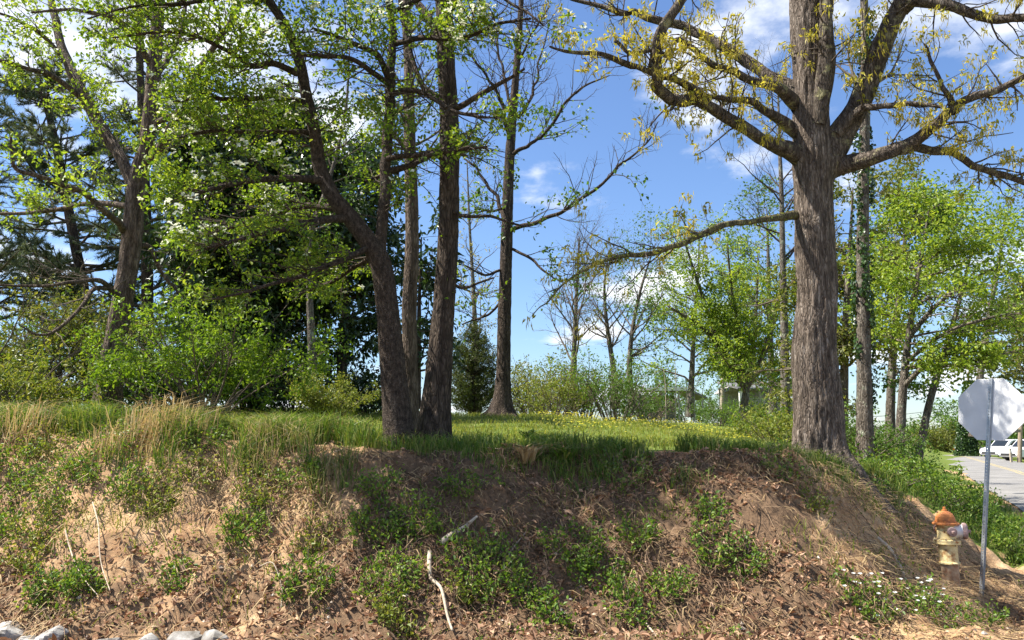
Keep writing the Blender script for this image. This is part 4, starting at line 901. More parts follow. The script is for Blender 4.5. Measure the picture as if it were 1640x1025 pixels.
sh = tag(empty('shed', b), 'weathered board shed with low tin roof behind the low-forked tree', 'shed')
xa = P(1184, 640, d)[0]; xb = P(1275, 640, d)[0]; zr = P(1220, 620, d)[2]; zo = P(1220, 637, d)[2]; zg = b[2] - .5
m_ = MB(); m_.add([[xa - .15, d - .3, zr - .12], [xb, d - .3, zr - .12], [xb, d + 4, zr + .5], [xa - .15, d + 4, zr + .5], [xa - .15, d - .3, zr - .04], [xb, d - .3, zr - .04], [xb, d + 4, zr + .58], [xa - .15, d + 4, zr + .58]],
                  [[0, 3, 2, 1], [4, 5, 6, 7], [0, 1, 5, 4], [1, 2, 6, 5], [2, 3, 7, 6], [3, 0, 4, 7]]); m_.build('roof', M['tin'], sh)
MB().box([xa + .16, d, (zr + zg) / 2 - .08], [.32, .16, zr - zg - .2]).build('corner_post', M['whitepaint'], sh)
nb = 7; hb = (zo - zg) / nb
for k in range(nb):
    MB().box([(xa + .34 + xb) / 2, d + .05 + .012 * (k % 2), zg + hb * (k + .5)], [xb - xa - .34, .035, hb * .93]).build('board', M['board'], sh)
MB().box([(xa + xb) / 2, d + 3.9, (zr + zg) / 2 + .1], [xb - xa, .05, zr - zg + .2]).build('back_wall', M['board'], sh)
for k in (0, 1):
    MB().box([xa + 1.1 + 1.2 * k, d + .05, (zo + zr) / 2 - .06], [.10, .08, zr - zo - .12]).build('post', M['board'], sh)
# gable of a second roof peeking over
g_ = P(1190, 605, 43); gb = tag(empty('gable_roof', g_), 'white bargeboard of a small gable above the shed', 'roof')
for sgn in (-1, 1):
    MB().box([g_[0] + sgn * .5, 43, g_[2] - .18], [1.15, .08, .14], A([[math.cos(.55), 0, sgn * math.sin(.55)], [0, 1, 0], [-sgn * math.sin(.55), 0, math.cos(.55)]])).build('bargeboard', M['whitepaint'], gb)
MB().add([[g_[0] - .9, 43.06, g_[2] - .75], [g_[0] + .9, 43.06, g_[2] - .75], [g_[0], 43.06, g_[2] + .05], [g_[0] - .9, 46, g_[2] - .75], [g_[0] + .9, 46, g_[2] - .75], [g_[0], 46, g_[2] + .05]], [[0, 1, 2], [5, 4, 3]], [[0, 2, 5, 3], [1, 4, 5, 2]]).build('gable_wall', M['board'], gb)

# pale yard pole with lamp globe
b = P(1155, 668, 33); tp = P(1161, 505, 33)
yp = tag(empty('yard_light_pole', b), 'pale wooden yard pole with round white lamp at the back of the lawn', 'lamp post')
V, f, t = tube_hi(A([[*(b - A([0, 0, .3])), .085], [*((b + tp) / 2), .075], [*tp, .06]]), 12, .2, .003, 9, 1, 0, 3, 2, .03)
MB().add(V, f, t).build('pole', M['palepole'], yp, True)
lg = P(1153, 528, 33); ang = np.linspace(0, math.pi, 9)
lm = MB().lathe(np.stack([np.maximum(.19 * np.sin(ang), .005), .19 * np.cos(ang)], -1)[::-1], None, lg - A([0, .12, 0]), 14).build('lamp_globe', M['globe'], yp, True)
MB().box((lg + P(1160, 523, 33)) / 2 + A([0, 0, .16]), [.36, .05, .05]).build('bracket', M['pole'], yp)
for k, (px_, top, lab) in enumerate([(1066, 590, 'thin pale sapling stem at the left of the three before the carport'), (1081, 575, 'middle thin sapling stem before the carport'), (1096, 605, 'thin sapling stem at the right of the three before the carport')]):
    b = P(px_, 668, 23.5); t_ = P(px_ + (k - 1) * 3, top, 23.5)
    sp_ = tag(empty('sapling', b), lab, 'sapling', 'bare saplings before the carport')
    st_ = A([[*(b - A([0, 0, .2])), .018], [*((b + t_) / 2 + A([.03, 0, 0])), .013], [*t_, .005]])
    V, f, t = tube_hi(st_, 7, .1, .001, 9, 1, 0, 3, k, .05); MB().add(V, f, t).build('stem', M['palepole'], sp_, True)
    tw = grow(*stems([st_], 16), 9, .3, 4, (30, 60), .15, .08, 1, (.3, 1), .5, .4, rmax=.005)
    add_twigs(sp_, [(tw, 3)], M['twig']); add_leaves(sp_, 'leaves', M['mid_leaf'], [leaves_on(tw[0], 2, .07, .5)])

# ------------------------------------------------------------------ stop sign seen from behind
D = 9.62
pb = G(1566, 938); pb = P(1566, 938, D); pt = P(1587, 606, D)
pb = A([pb[0], D, float(height(pb[0], D)) - .25]); ax = nrm(pt - pb); ln = np.linalg.norm(pt - pb)
nn_ = nrm(A([-.83, -.56, 0])); nn_ = nrm(nn_ - ax * nn_.dot(ax)); sd = np.cross(ax, nn_)     # sd points to the right in view
Fm = np.stack([sd, nn_, ax], 1)
ss_ = tag(empty('stop_sign', on(pb[0], D)), 'blank grey-white back of an octagonal road sign on a leaning perforated steel post', 'road sign')
# U-channel post: web made as a ladder with real holes, two side walls, two flanges
mb = MB(); hs = .0254 * 1.5; nh = int(ln / hs); ho = .0105
for side in (-1, 1): mb.box(pb + ax * ln / 2 + sd * side * .0105 + nn_ * .012, [.010, .004, ln], Fm)
for k in range(nh + 1): mb.box(pb + ax * min(k * hs, ln - .01) + nn_ * .0121, [ho + .003, .0038, hs - ho], Fm)
for side in (-1, 1):
    mb.box(pb + ax * ln / 2 + sd * side * .0165, [.004, .027, ln], Fm); mb.box(pb + ax * ln / 2 + sd * side * .0225 - nn_ * .0125, [.010, .004, ln - .002], Fm)
mb.build('post', M['steel'], ss_)
pc = pb + ax * (ln - .385) - nn_ * .018
tl = .05; up_ = nrm(ax * math.cos(tl) - sd * math.sin(tl)); rt_ = np.cross(up_, nn_); rt_ = -rt_ if rt_.dot(sd) < 0 else rt_
R8 = .381 / math.cos(math.pi / 8); aa = np.arange(8) * math.pi / 4 + math.pi / 8
def ring(r, off_): return A([pc + rt_ * math.cos(a) * r + up_ * math.sin(a) * r + nn_ * off_ for a in aa])
mb = MB(); Vr = np.concatenate([ring(R8 - .004, .0), ring(R8, -.0015), ring(R8 - .004, -.003)])
j = np.arange(8); k_ = (j + 1) % 8
mb.add(Vr, np.concatenate([np.stack([j, k_, 8 + k_, 8 + j], -1), np.stack([8 + j, 8 + k_, 16 + k_, 16 + j], -1)])); mb.f.setdefault(8, []).append(A([np.arange(8)[::-1], 16 + np.arange(8)]))
mb.build('plate', M['sign_back'], ss_)
for q in (.22, -.22):
    Mx = np.stack([rt_, up_, nn_], 1)
    MB().lathe([(.009, .0), (.009, .010), (.006, .013), (.001, .0135)], Mx, pc + up_ * q + nn_ * .0305, 8).build('bolt', M['steel'], ss_)

# ------------------------------------------------------------------ fire hydrant
D = 9.35
hb = P(1521, 940, D); hb[2] = float(height(hb[0], D))
hy = tag(empty('fire_hydrant', hb), 'faded yellow fire hydrant with rusty orange bonnet leaning on the slope', 'fire hydrant')
htop = P(1512, 812, D); hx = nrm(htop - (hb - A([.0, 0, .0]))); hx = nrm(hx * A([1, 1, 1]) + A([-.02, 0, 0]))
H = np.linalg.norm(htop - hb)
hu = nrm(np.cross(A([0, 1., 0]), hx)); hv = np.cross(hx, hu); HM = np.stack([hu, hv, hx], 1)
hp = lambda z: htop - hx * (.97 - z)        # z measured so that the nut's top is .97
MB().lathe([(.098, -.35), (.098, .30), (.101, .31), (.1, .325)], HM, hp(0), 28).build('lower_barrel', M['hyd_bare'], hy, True)
mb = MB().lathe([(.115, .326), (.118, .33), (.118, .345), (.104, .35), (.101, .36), (.101, .545), (.108, .55)], HM, hp(0), 28); mb.build('middle_barrel', M['hyd_yellow'], hy)
fl = MB().lathe([(.138, .551), (.142, .555), (.142, .572), (.138, .576), (.138, .577), (.142, .58), (.142, .597), (.138, .60), (.108, .606)], HM, hp(0), 28).build('flange', M['hyd_yellow'], hy)
for k in range(8):
    a = k * math.pi / 4 + .2; MB().lathe([(.011, .535), (.011, .55), (.007, .551), (.007, .6), (.011, .601), (.011, .616)], HM, hp(0) + hu * math.cos(a) * .126 + hv * math.sin(a) * .126, 6).build('bolt', M['hyd_bare'], hy)
MB().lathe([(.106, .606), (.102, .62), (.098, .66), (.098, .72), (.102, .76), (.108, .768)], HM, hp(0), 28).build('upper_barrel', M['hyd_yellow'], hy, True)
bo = MB().lathe([(.13, .769), (.143, .773), (.143, .79), (.13, .797), (.108, .80), (.106, .83), (.099, .862), (.084, .89), (.06, .91), (.036, .922), (.030, .926), (.030, .937), (.022, .94)], HM, hp(0), 28).build('bonnet', M['hyd_orange'], hy)
MB().lathe([(.016, .94), (.0155, .968), (.012, .972)], HM, hp(0), 5).build('operating_nut', M['hyd_orange'], hy)
for k in range(6):
    a = k * math.pi / 3; MB().lathe([(.010, .795), (.010, .808), (.007, .811)], HM, hp(0) + hu * math.cos(a) * .124 + hv * math.sin(a) * .124, 6).build('bolt', M['hyd_orange'], hy)
def nozzle(direc, r, l0, l1, cap, z, nm, m1, m2):
    dz = nrm(A(direc, float)); dz = nrm(dz - hx * dz.dot(hx)); ux = np.cross(hx, dz); Mn = np.stack([ux, hx, dz], 1)
    o_ = hp(z)
    n_ = MB().lathe([(r * 1.08, .05), (r * 1.08, l0 - .012), (r * .92, l0 - .01), (r * .92, l1)], Mn, o_, 22).build(nm, m1, hy)
    c_ = MB().lathe([(r * 1.12, l1 + .001), (r * 1.2, l1 + .006), (r * 1.2, l1 + cap * .75), (r * 1.05, l1 + cap), (r * .4, l1 + cap * 1.06), (r * .38, l1 + cap + .002)], Mn, o_, 22).build('cap', m2, n_)
    k_ = MB().lathe([(.02, l1 + cap), (.019, l1 + cap + .035), (.014, l1 + cap + .038)], Mn, o_, 5).build('cap_nut', m2, n_)
nozzle((.93, -.36, 0), .078, .115, .165, .05, .70, 'pumper_nozzle', M['hyd_white'], M['hyd_cap'])
nozzle((-.1, -1, 0), .045, .115, .135, .035, .70, 'hose_nozzle', M['hyd_yellow'], M['hyd_cap'])
nozzle((-.15, .99, 0), .045, .115, .135, .035, .70, 'hose_nozzle', M['hyd_yellow'], M['hyd_cap'])

# ------------------------------------------------------------------ cars and roadside things
def car(loc, rz, label, paint, scale=1.0, suv=True):
    root = tag(empty('parked_car', loc), label, 'car', 'cars beside the side road'); Rm = zrot(rz)
    def bld(mb, nm, m, par=root, sm=False):
        V = np.concatenate(mb.v) * scale @ Rm.T + A(loc); return mesh(nm, V, [np.concatenate(x) for x in mb.f.values()], m, par, sm)
    def loft(prof, ys):           # side profile (x, z) extruded over (y half width per layer)
        n = len(prof); Vv = []; 
        for y, sx, sz in ys: Vv += [[x * sx, y, z0 + (z - z0) * sz] for x, z in prof]
        q = MB(); q.v = [A(Vv)]; q.n = len(Vv); ff = []
        for a in range(len(ys) - 1):
            for i_ in range(n): ff.append([a * n + i_, a * n + (i_ + 1) % n, (a + 1) * n + (i_ + 1) % n, (a + 1) * n + i_])
        q.f[4] = [A(ff)]; q.f.setdefault(n, []).append(A([list(range(n))[::-1], [(len(ys) - 1) * n + i_ for i_ in range(n)]])); return q
    z0 = .55
    lower = [(-2.25, .35), (-2.3, .6), (-2.25, .95), (-2.0, 1.02), (.85, 1.04), (1.35, 1.0), (2.05, .9), (2.28, .75), (2.32, .45), (2.2, .3)]
    bld(loft(lower, [(-.91, .97, .93), (-.88, .99, .98), (-.7, 1, 1), (.7, 1, 1), (.88, .99, .98), (.91, .97, .93)]), 'body', paint)
    cab = [(-2.15, 1.0), (-1.95, 1.55), (-1.5, 1.68), (.1, 1.68), (.45, 1.6), (1.15, 1.02)]
    z0 = 1.0; bld(loft(cab, [(-.80, .97, .95), (-.74, .99, 1), (.74, .99, 1), (.80, .97, .95)]), 'cabin', paint)
    for sgn in (-1, 1):
        for wx in ([(-1.9, 1.1), (-1.78, 1.48), (-1.1, 1.54), (-1.1, 1.1)], [(-1.02, 1.1), (-1.02, 1.55), (-.2, 1.56), (-.2, 1.1)], [(-.12, 1.1), (-.12, 1.56), (.22, 1.52), (.82, 1.1)]):
            q = MB(); a = A([[x, sgn * .803, z] for x, z in wx]); b_ = a * A([1, 0, 1]) + A([0, sgn * .775, 0])
            q.add(np.concatenate([a, b_]), [[0, 1, 2, 3], [7, 6, 5, 4], [0, 4, 5, 1], [1, 5, 6, 2], [2, 6, 7, 3], [3, 7, 4, 0]]); bld(q, 'window', M['carglass'])
    q = MB(); a = A([[1.10, -.66, 1.09], [.52, -.62, 1.575], [.52, .62, 1.575], [1.10, .66, 1.09]]); q.add(np.concatenate([a + A([.025, 0, .02]), a - A([.03, 0, .03])]), [[0, 1, 2, 3], [7, 6, 5, 4], [0, 4, 5, 1], [1, 5, 6, 2], [2, 6, 7, 3], [3, 7, 4, 0]]); bld(q, 'windscreen', M['carglass'])
    q = MB(); a = A([[-2.13, -.62, 1.1], [-1.98, -.58, 1.5], [-1.98, .58, 1.5], [-2.13, .62, 1.1]]); q.add(np.concatenate([a - A([.03, 0, 0]), a + A([.03, 0, 0])]), [[0, 1, 2, 3], [7, 6, 5, 4], [0, 4, 5, 1], [1, 5, 6, 2], [2, 6, 7, 3], [3, 7, 4, 0]]); bld(q, 'rear_window', M['carglass'])
    for x in (-1.42, 1.42):
        for sgn in (-1, 1):
            Mw = A([[1, 0, 0], [0, 0, sgn], [0, -sgn, 0.]]); Mw = A([[1., 0, 0], [0, 0, 1. * sgn], [0, 1., 0]])
            t_ = bld(MB().lathe([(.2, .0), (.34, .0), (.36, .03), (.36, .19), (.34, .22), (.24, .225)], Mw, (x, sgn * .71, .36), 20), 'wheel', M['tyre'])
            bld(MB().lathe([(.24, .17), (.24, .215), (.2, .222), (.08, .205), (.02, .21)], Mw, (x, sgn * .71, .36), 12), 'rim', M['rim'], t_)
    for sgn in (-1, 1):
        bld(MB().box((2.22, sgn * .66, .76), (.14, .34, .14)), 'headlight', M['clearlamp'])
        bld(MB().box((-2.24, sgn * .74, .9), (.12, .2, .3)), 'tail_light', M['redlamp'])
        bld(MB().box((.72, sgn * .96, 1.08), (.12, .16, .12)), 'mirror', paint)
    bld(MB().box((2.3, 0, .5), (.1, 1.3, .18)), 'grille', M['tyre'])
    return root
def rz_of(dx, dy): return math.atan2(dy, dx)
c1 = P(1640, 736, 62); c2 = P(1597, 734, 68); c3 = P(1660, 738, 60)
car([c1[0] + .6, 62, .02], math.radians(196), 'white car parked nearest the road edge beside the wooden pole', M['carpaint'])
car([P(1614, 730, 70)[0], 70, .02], math.radians(200), 'white car half hidden behind the stop sign post', M['carpaint'])
car([P(1632, 730, 72)[0] + 1, 72, .02], math.radians(200), 'white car at the back of the parked row', M['carpaint'])
car([P(1469, 722, 118)[0], 118, .03], math.radians(247), 'far oncoming car on the side road', M['darkpaint'])
# dirt apron under the parked cars is part of the ground; guard posts and warning sign at the bend
for px_, d, lab in ((1483, 100, 'leftmost pale marker post beside the far oncoming car'), (1556, 92, 'pale marker post, first right of the orange sign pair'), (1564, 90, 'pale marker post, second right of the orange sign'), (1572, 80, 'pale marker post nearest the stop sign post'), (1540, 97, 'pale marker post close beside the orange warning sign'), (1619, 58, 'pale marker post in front of the parked white cars')):
    b = P(px_, 731, d); pz = float(height(b[0], d))
    po = tag(empty('marker_post', [b[0], d, pz]), lab, 'post', 'marker posts at the road bend')
    MB().box([b[0], d, pz + .5], [.13, .13, 1.05]).box([b[0], d, pz + 1.04], [.09, .09, .04]).build('shaft', M['palepole'], po)
    MB().box([b[0], d - .07, pz + .85], [.09, .012, .16]).build('reflector', M['whitepaint'], po)
d = 88; b = P(1533, 735, d); cz = P(1533, 720, d)[2]
ws = tag(empty('warning_sign', [b[0], d, 0]), 'small orange diamond warning sign at the road bend', 'road sign')
MB().box([b[0], d + .04, cz / 2 - .15], [.07, .05, cz + .3]).build('post', M['steel'], ws)
h_ = .40; MB().add([[b[0] - h_, d, cz], [b[0], d, cz - h_], [b[0] + h_, d, cz], [b[0], d, cz + h_], [b[0] - h_, d + .01, cz], [b[0], d + .01, cz - h_], [b[0] + h_, d + .01, cz], [b[0], d + .01, cz + h_]], [[0, 1, 2, 3], [7, 6, 5, 4], [0, 4, 5, 1], [1, 5, 6, 2], [2, 6, 7, 3], [3, 7, 4, 0]]).build('plate', M['orange'], ws)
ar = MB().box([b[0] + .03, d - .006, cz - .07], [.07, .006, .3]).box([b[0] - .04, d - .006, cz + .1], [.21, .0061, .07]); ar.add([[b[0] - .13, d - .009, cz + .2], [b[0] - .26, d - .009, cz + .1], [b[0] - .13, d - .009, cz]], [[0, 1, 2]]); ar.build('arrow', M['black'], ws)
# wooden pole by the cars and ivy-clad utility pole with two wires
d = 58; b = P(1632, 742, d); tp = P(1636, 660, d)
wp = tag(empty('wooden_pole', b), 'dark brown wooden pole in front of the parked cars', 'pole')
V, f, t = tube_hi(A([[b[0], d, -.3, .16], [(b[0] + tp[0]) / 2, d, tp[2] / 2, .15], [*tp, .14]]), 12, .3, .004, 9, 1, 0, 3, 2, .03); MB().add(V, f, t).build('shaft', M['pole'], wp, True)
MB().box([b[0], d - .16, 2.3], [.5, .03, .22]).build('board', M['pole'], wp)
d = 80; b = P(1547, 735, d); tp = P(1551, 596, d)
up = tag(empty('utility_pole', [b[0], d, 0]), 'utility pole overgrown with dark ivy at the road bend', 'utility pole')
V, f, t = tube_hi(A([[b[0], d, -.3, .17], [(b[0] + tp[0]) / 2, d, tp[2] / 2, .15], [*tp, .12]]), 12, .4, .004, 9, 1, 0, 3, 2, .03); MB().add(V, f, t).build('shaft', M['pole'], up, True)
MB().box([tp[0], d, tp[2] - .55], [1.8, .1, .12], zrot(.5)).build('crossarm', M['pole'], up)
for q in (-.8, 0, .8):
    MB().lathe([(.05, 0), (.06, .05), (.03, .09), (.05, .13), (.01, .16)], None, A([tp[0] + q * math.cos(.5), d + q * math.sin(.5), tp[2] - .48]), 8).build('insulator', M['globe'], up)
n = 9000; zz = rng.random(n); a = rng.random(n) * 6.283
rad = (1.05 - .55 * zz) * (.5 + .8 * fbm(np.cos(a), np.sin(a), zz * 7, 2, 6)) * np.sqrt(rng.uniform(.2, 1, n))
c = np.stack([b[0] + (tp[0] - b[0]) * zz + np.cos(a) * rad, d + np.sin(a) * rad, .0 + zz * (tp[2] - .9)], -1); o = np.stack([np.cos(a), np.sin(a), np.full(n, .3)], -1)
add_leaves(up, 'ivy', M['ivy_leaf'], [leafmesh(c, rng.normal(size=(n, 3)) + A([0, 0, -.6]), o + rng.normal(size=(n, 3)) * .5, .22, .18)])
for k, (za, zb) in enumerate(((663, 648), (671, 656))):
    p0 = P(1380, za + 5, 70); p1 = P(1549, zb - 2, 80); p1[0] = tp[0]; tt_ = np.linspace(0, 1, 14)[:, None]
    pts = p0 * (1 - tt_) + p1 * tt_; pts[:, 2] -= (4 * tt_ * (1 - tt_))[:, 0] * .25
    V, f = tubes(pts[None], np.full((1, 14), .022), 5); w_ = MB().add(V, f).build('power_line', M['wire'])
    tag(w_, ('upper' if k == 0 else 'lower') + ' of the two black overhead wires at the utility pole', 'wire', 'overhead wires')

# ------------------------------------------------------------------ things lying on the bank
def rock(c, s, seed, label):
    r_ = np.random.default_rng(seed); n1, n2 = 26, 15; th = np.linspace(0, 2 * math.pi, n1, endpoint=False); ph = np.linspace(.1, math.pi - .1, n2)
    T_, Ph = np.meshgrid(th, ph); u = np.stack([np.sin(Ph) * np.cos(T_), np.sin(Ph) * np.sin(T_), np.cos(Ph)], -1)
    pn = nrm(r_.normal(size=(13, 3))); pd = r_.uniform(.55, .95, 13)
    r = np.minimum(1.15, (pd / np.maximum(u @ pn.T, .05)).min(-1)) + .05 * (fbm(u[..., 0] * 4, u[..., 1] * 4, u[..., 2] * 4 + seed, 3, seed) - .5)
    V = (u * r[..., None]) * A(s) + A(c); i = (np.arange(n2 - 1) * n1)[:, None]; j = np.arange(n1)[None]; k = (j + 1) % n1
    ob = MB().add(V, np.stack([i + j, i + n1 + j, i + n1 + k, i + k], -1).reshape(-1, 4)); ob.f.setdefault(n1, []).append(A([np.arange(n1), (n2 - 1) * n1 + np.arange(n1)[::-1]]))
    tag(ob.build('rock', M['rock']), label, 'rock', 'pale rocks at the foot of the bank')
rl_ = [(12, 1000, .12, 'dark-shadowed grey rock in the bottom left corner'), (45, 1016, .12, 'white rock beside the corner rock'), (85, 1004, .08, 'small flat rock behind the white rock'), (172, 1018, .12, 'pale rock left of the long dead stem tips'), (236, 1014, .09, 'pointed pale rock, first of the three close together'), (268, 1018, .08, 'low rounded rock between the two pointed rocks'), (300, 1016, .09, 'pale rock, third of the three close together'), (345, 1016, .10, 'square grey rock at the right end of the row')]
for k, (px_, py_, s, lab) in enumerate(rl_):
    s *= 1.25; c = G(px_, py_ + 20); s *= rng.uniform(.75, 1.3); rock(c + A([0, 0, s * .0]), (s * 1.1, s * .9, s * .75), 3 + k * 5, lab)

def stick(name, pix, r, lab, lift=.03, m='stick', cat_='stick', twist=.0, seg=9):
    pts = []
    for k, (a, b) in enumerate(pix):
        p = G(a, b); pts.append([p[0], p[1], p[2] + lift + .01 * math.sin(k * 2.1), r * (1 - .5 * k / max(1, len(pix) - 1))])
    V, f, t = tube_hi(A(pts), seg, .02, r * .15, 14, 5, 0, 3, len(pix) + int(r * 1000), .2)
    tag(MB().add(V, f, t).build(name, M[m], None, True), lab, cat_)
stick('fallen_stick', [(706, 888), (722, 876), (744, 860), (764, 846)], .027, 'short thick pale stick lying slanted in mid bank', .10)
stick('fallen_branch', [(688, 898), (687, 920), (690, 938), (701, 955), (708, 972), (716, 1000), (724, 1028)], .020, 'crooked pale branch running down the bank below the slanted stick', .075)
stick('dry_stalk', [(103, 866), (110, 895), (122, 930), (138, 958), (154, 978)], .007, 'straight dead white stem, left of the two at lower left', .09)
stick('dry_stalk', [(147, 822), (156, 860), (158, 900), (162, 940), (174, 972)], .007, 'bent dead white stem, right of the two at lower left', .10)
stick('dead_vine', [(415, 925), (435, 926), (447, 945), (451, 970), (449, 995)], .006, 'curved pale vine arching down the lower bank', .09)
stick('exposed_root', [(1405, 868), (1425, 885), (1440, 905), (1450, 930), (1458, 950)], .022, 'pale exposed root below the oak near the hydrant', .015)
stick('fallen_twig', [(508, 745), (525, 738), (550, 727)], .008, 'thin grey twig lying below the dogwood', .03)
stick('fallen_twig', [(812, 905), (822, 888), (842, 858)], .009, 'dark twig slanting beside the weeds in mid bank', .03)
stick('fallen_twig', [(1018, 995), (1035, 1010), (1052, 1024)], .014, 'dark broken twig at the bottom edge of the picture', .02)
stick('fallen_twig', [(722, 710), (760, 718), (800, 722)], .010, 'grey twig lying at the foot of the dark trunk', .02)

# ------------------------------------------------------------------ ground cover
def blades(C, Hh, W, lean=.35, bend=.5, dirn=None):
    n = len(C); a = rng.random(n) * 6.283; s = np.stack([np.cos(a), np.sin(a), np.zeros(n)], -1)
    l = rng.normal(size=(n, 3)) * A([lean, lean, 0])
    if dirn is not None: l = l + dirn
    Hh = np.broadcast_to(Hh, (n,))[:, None]; W = np.broadcast_to(W, (n,))[:, None]
    mid = C + (A([0, 0, .6]) + l * .35) * Hh; tip = C + (A([0, 0, 1.0 - bend * .3]) + l * (1 + bend * .6)) * Hh
    V = np.stack([C - s * W * .5, C + s * W * .5, mid + s * W * .42, mid - s * W * .42, tip], 1).reshape(-1, 3); b = (np.arange(n) * 5)[:, None]
    return V, [b + A([[0, 1, 2, 3]]), b + A([[3, 2, 4]])]

def scatter(n, x0, x1, y0, y1, prob):
    X = rng.uniform(x0, x1, n); Y = rng.uniform(y0, y1, n); k = rng.random(n) < prob(X, Y); X = X[k]; Y = Y[k]
    return np.stack([X, Y, height(X, Y)], -1)

def stuff(name, m, label, parts):
    mb = MB()
    for V, fs in parts: mb.add(V, *fs)
    return tag(mb.build(name, m), label, kind='stuff')
# lawn
c = scatter(64000, -9, 13, 9.2, 24, lambda X, Y: sstep(-.35, -1.7, crest(X, Y) + 1.1 * (fbm(X * 1.6, Y * 1.6, 0, 3, 66) - .5)) * np.clip(14 / Y, 0, 1) * (.35 + .9 * fbm(X * .9, Y * .9, 0, 2, 4)))
stuff('lawn_grass', M['lawn'], 'sunny lawn grass on top of the bank', [blades(c, rng.uniform(.035, .11, len(c)) * (1 + .02 * c[:, 1]), .012, .4)])
# taller tufts along the shoulder, gathered in clumps
def tuft(X, Y):
    s = crest(X, Y); cl = fbm(X * 2.2, Y * 2.2, 0, 2, 14)
    return sstep(-1.8, -.6, s) * sstep(.75, -.1, s + .8 * (fbm(X * 2.1, Y * 2.1, 3, 2, 15) - .5)) * sstep(.40, .62, cl) * np.where(X < -1.9, 1.0, .7) * np.where((X > -2.2) & (X < .3) & (s > -1.3), .55, 1)
c = scatter(190000, -8.5, 5.6, 7.6, 12, tuft)
hh = rng.uniform(.10, .36, len(c)) * np.where(c[:, 0] < -1.6, 1.3, .8) * (.5 + fbm(c[:, 0] * 1.9, c[:, 1] * 1.9, 0, 2, 71))
stuff('tall_grass', M['grass'], 'uneven tufts of green grass along the shoulder of the bank', [blades(c, hh, .010, .35, .8)])
c = scatter(30000, -8.5, -1.8, 7.9, 11, lambda X, Y: tuft(X, Y) * sstep(.45, .65, fbm(X * 1.3, Y * 1.3, 0, 2, 81)))
stuff('dry_grass', M['blond'], 'dry straw stalks mixed into the grass of the left shoulder', [blades(c, rng.uniform(.15, .5, len(c)), .006, .3, .8)])
c = scatter(26000, 4.0, 14, 9, 26, lambda X, Y: (edge(X, Y) > .3) * (edge(X, Y) < 2.6) * (Y > 11.2) * .8)
stuff('verge_grass', M['grass'], 'dark verge grass between the bank and the side road', [blades(c, rng.uniform(.1, .3, len(c)), .012, .35, .7)])
# low grass whiskers on the face
c = scatter(34000, -8, 6, 5.6, 9.4, lambda X, Y: (crest(X, Y) > .1) * sstep(.52, .66, fbm(X * 1.7, Y * 1.7, 0, 3, 24)) * np.where(X < -2.4, 1.3, .5) * sstep(2.4, .8, crest(X, Y)))
stuff('bank_grass', M['weed_yellow'], 'thin yellowish grass scattered down the face of the bank', [blades(c, rng.uniform(.05, .17, len(c)), .008, .5, .8)])
# yellow lawn flowers
c = scatter(1500, .6, 8, 14.5, 24, lambda X, Y: (crest(X, Y) < -1) * sstep(.46, .62, fbm(X * .6, Y * .6, 0, 2, 61)))
n = len(c); c = c + A([0, 0, .13]) + rng.normal(size=(n, 3)) * A([0, 0, .04]); pts = []
for k in range(3):
    a = k * 2.1 + rng.random(n); pts.append(leafmesh(c, np.stack([np.cos(a), np.sin(a), .3 * np.ones(n)], -1), np.tile(A([0, -.5, 1.]), (n, 1)), .026, .024))
stuff('yellow_flowers', M['yellow'], 'small yellow flowers dotting the lawn', pts)
# dry straw and hanging root hair on the bank, combed downhill
def face(X, Y): return (crest(X, Y) > -.15)
c = scatter(68000, -7.5, 7.5, 5.3, 10.6, lambda X, Y: face(X, Y) * (.12 + .9 * sstep(.42, .62, fbm(X * 1.5, Y * 1.5, 0, 3, 34))) * np.where(edge(X, Y) > 2.4, .3, 1) * np.where(X > 3.2, 3.5, 1))
n = len(c); dn = np.stack([rng.normal(size=n) * .55 + .35 * (c[:, 0] > 3.5), -np.abs(rng.normal(size=n)) * .6 - .35, rng.normal(size=n) * .22 - .28], -1)
dn = nrm(dn); Ls = rng.uniform(.06, .3, n); sd_ = nrm(np.cross(dn, A([0, -.4, 1.]))); wv_ = rng.uniform(.0022, .0052, n)[:, None]
mid = c + dn * (Ls * .5)[:, None] + A([0, -.25, 1.]) * (Ls * rng.uniform(.08, .25, n))[:, None]; tip = c + dn * Ls[:, None] + sd_ * (rng.normal(size=n) * .06)[:, None]
tip[:, 2] = np.maximum(tip[:, 2], height(tip[:, 0], tip[:, 1]) - .02); c2 = c + A([0, 0, .01])
V = np.stack([c2 - sd_ * wv_, c2 + sd_ * wv_, mid + sd_ * wv_, mid - sd_ * wv_, tip], 1).reshape(-1, 3); b = (np.arange(n) * 5)[:, None]
k = rng.random(n) < np.where((c[:, 0] > -1.6) & (c[:, 0] < 2.6), .25, .6)
for nm, mm, kk, lab in (('dry_straw', 'straw', k, 'dry pale straw strewn down the bank'), ('root_hair', 'root', ~k, 'brown root hairs and dead stalks matted on the bank')):
    Vk = V.reshape(-1, 5, 3)[kk].reshape(-1, 3); bb = (np.arange(kk.sum()) * 5)[:, None]; stuff(nm, M[mm], lab, [(Vk, [bb + A([[0, 1, 2, 3]]), bb + A([[3, 2, 4]])])])
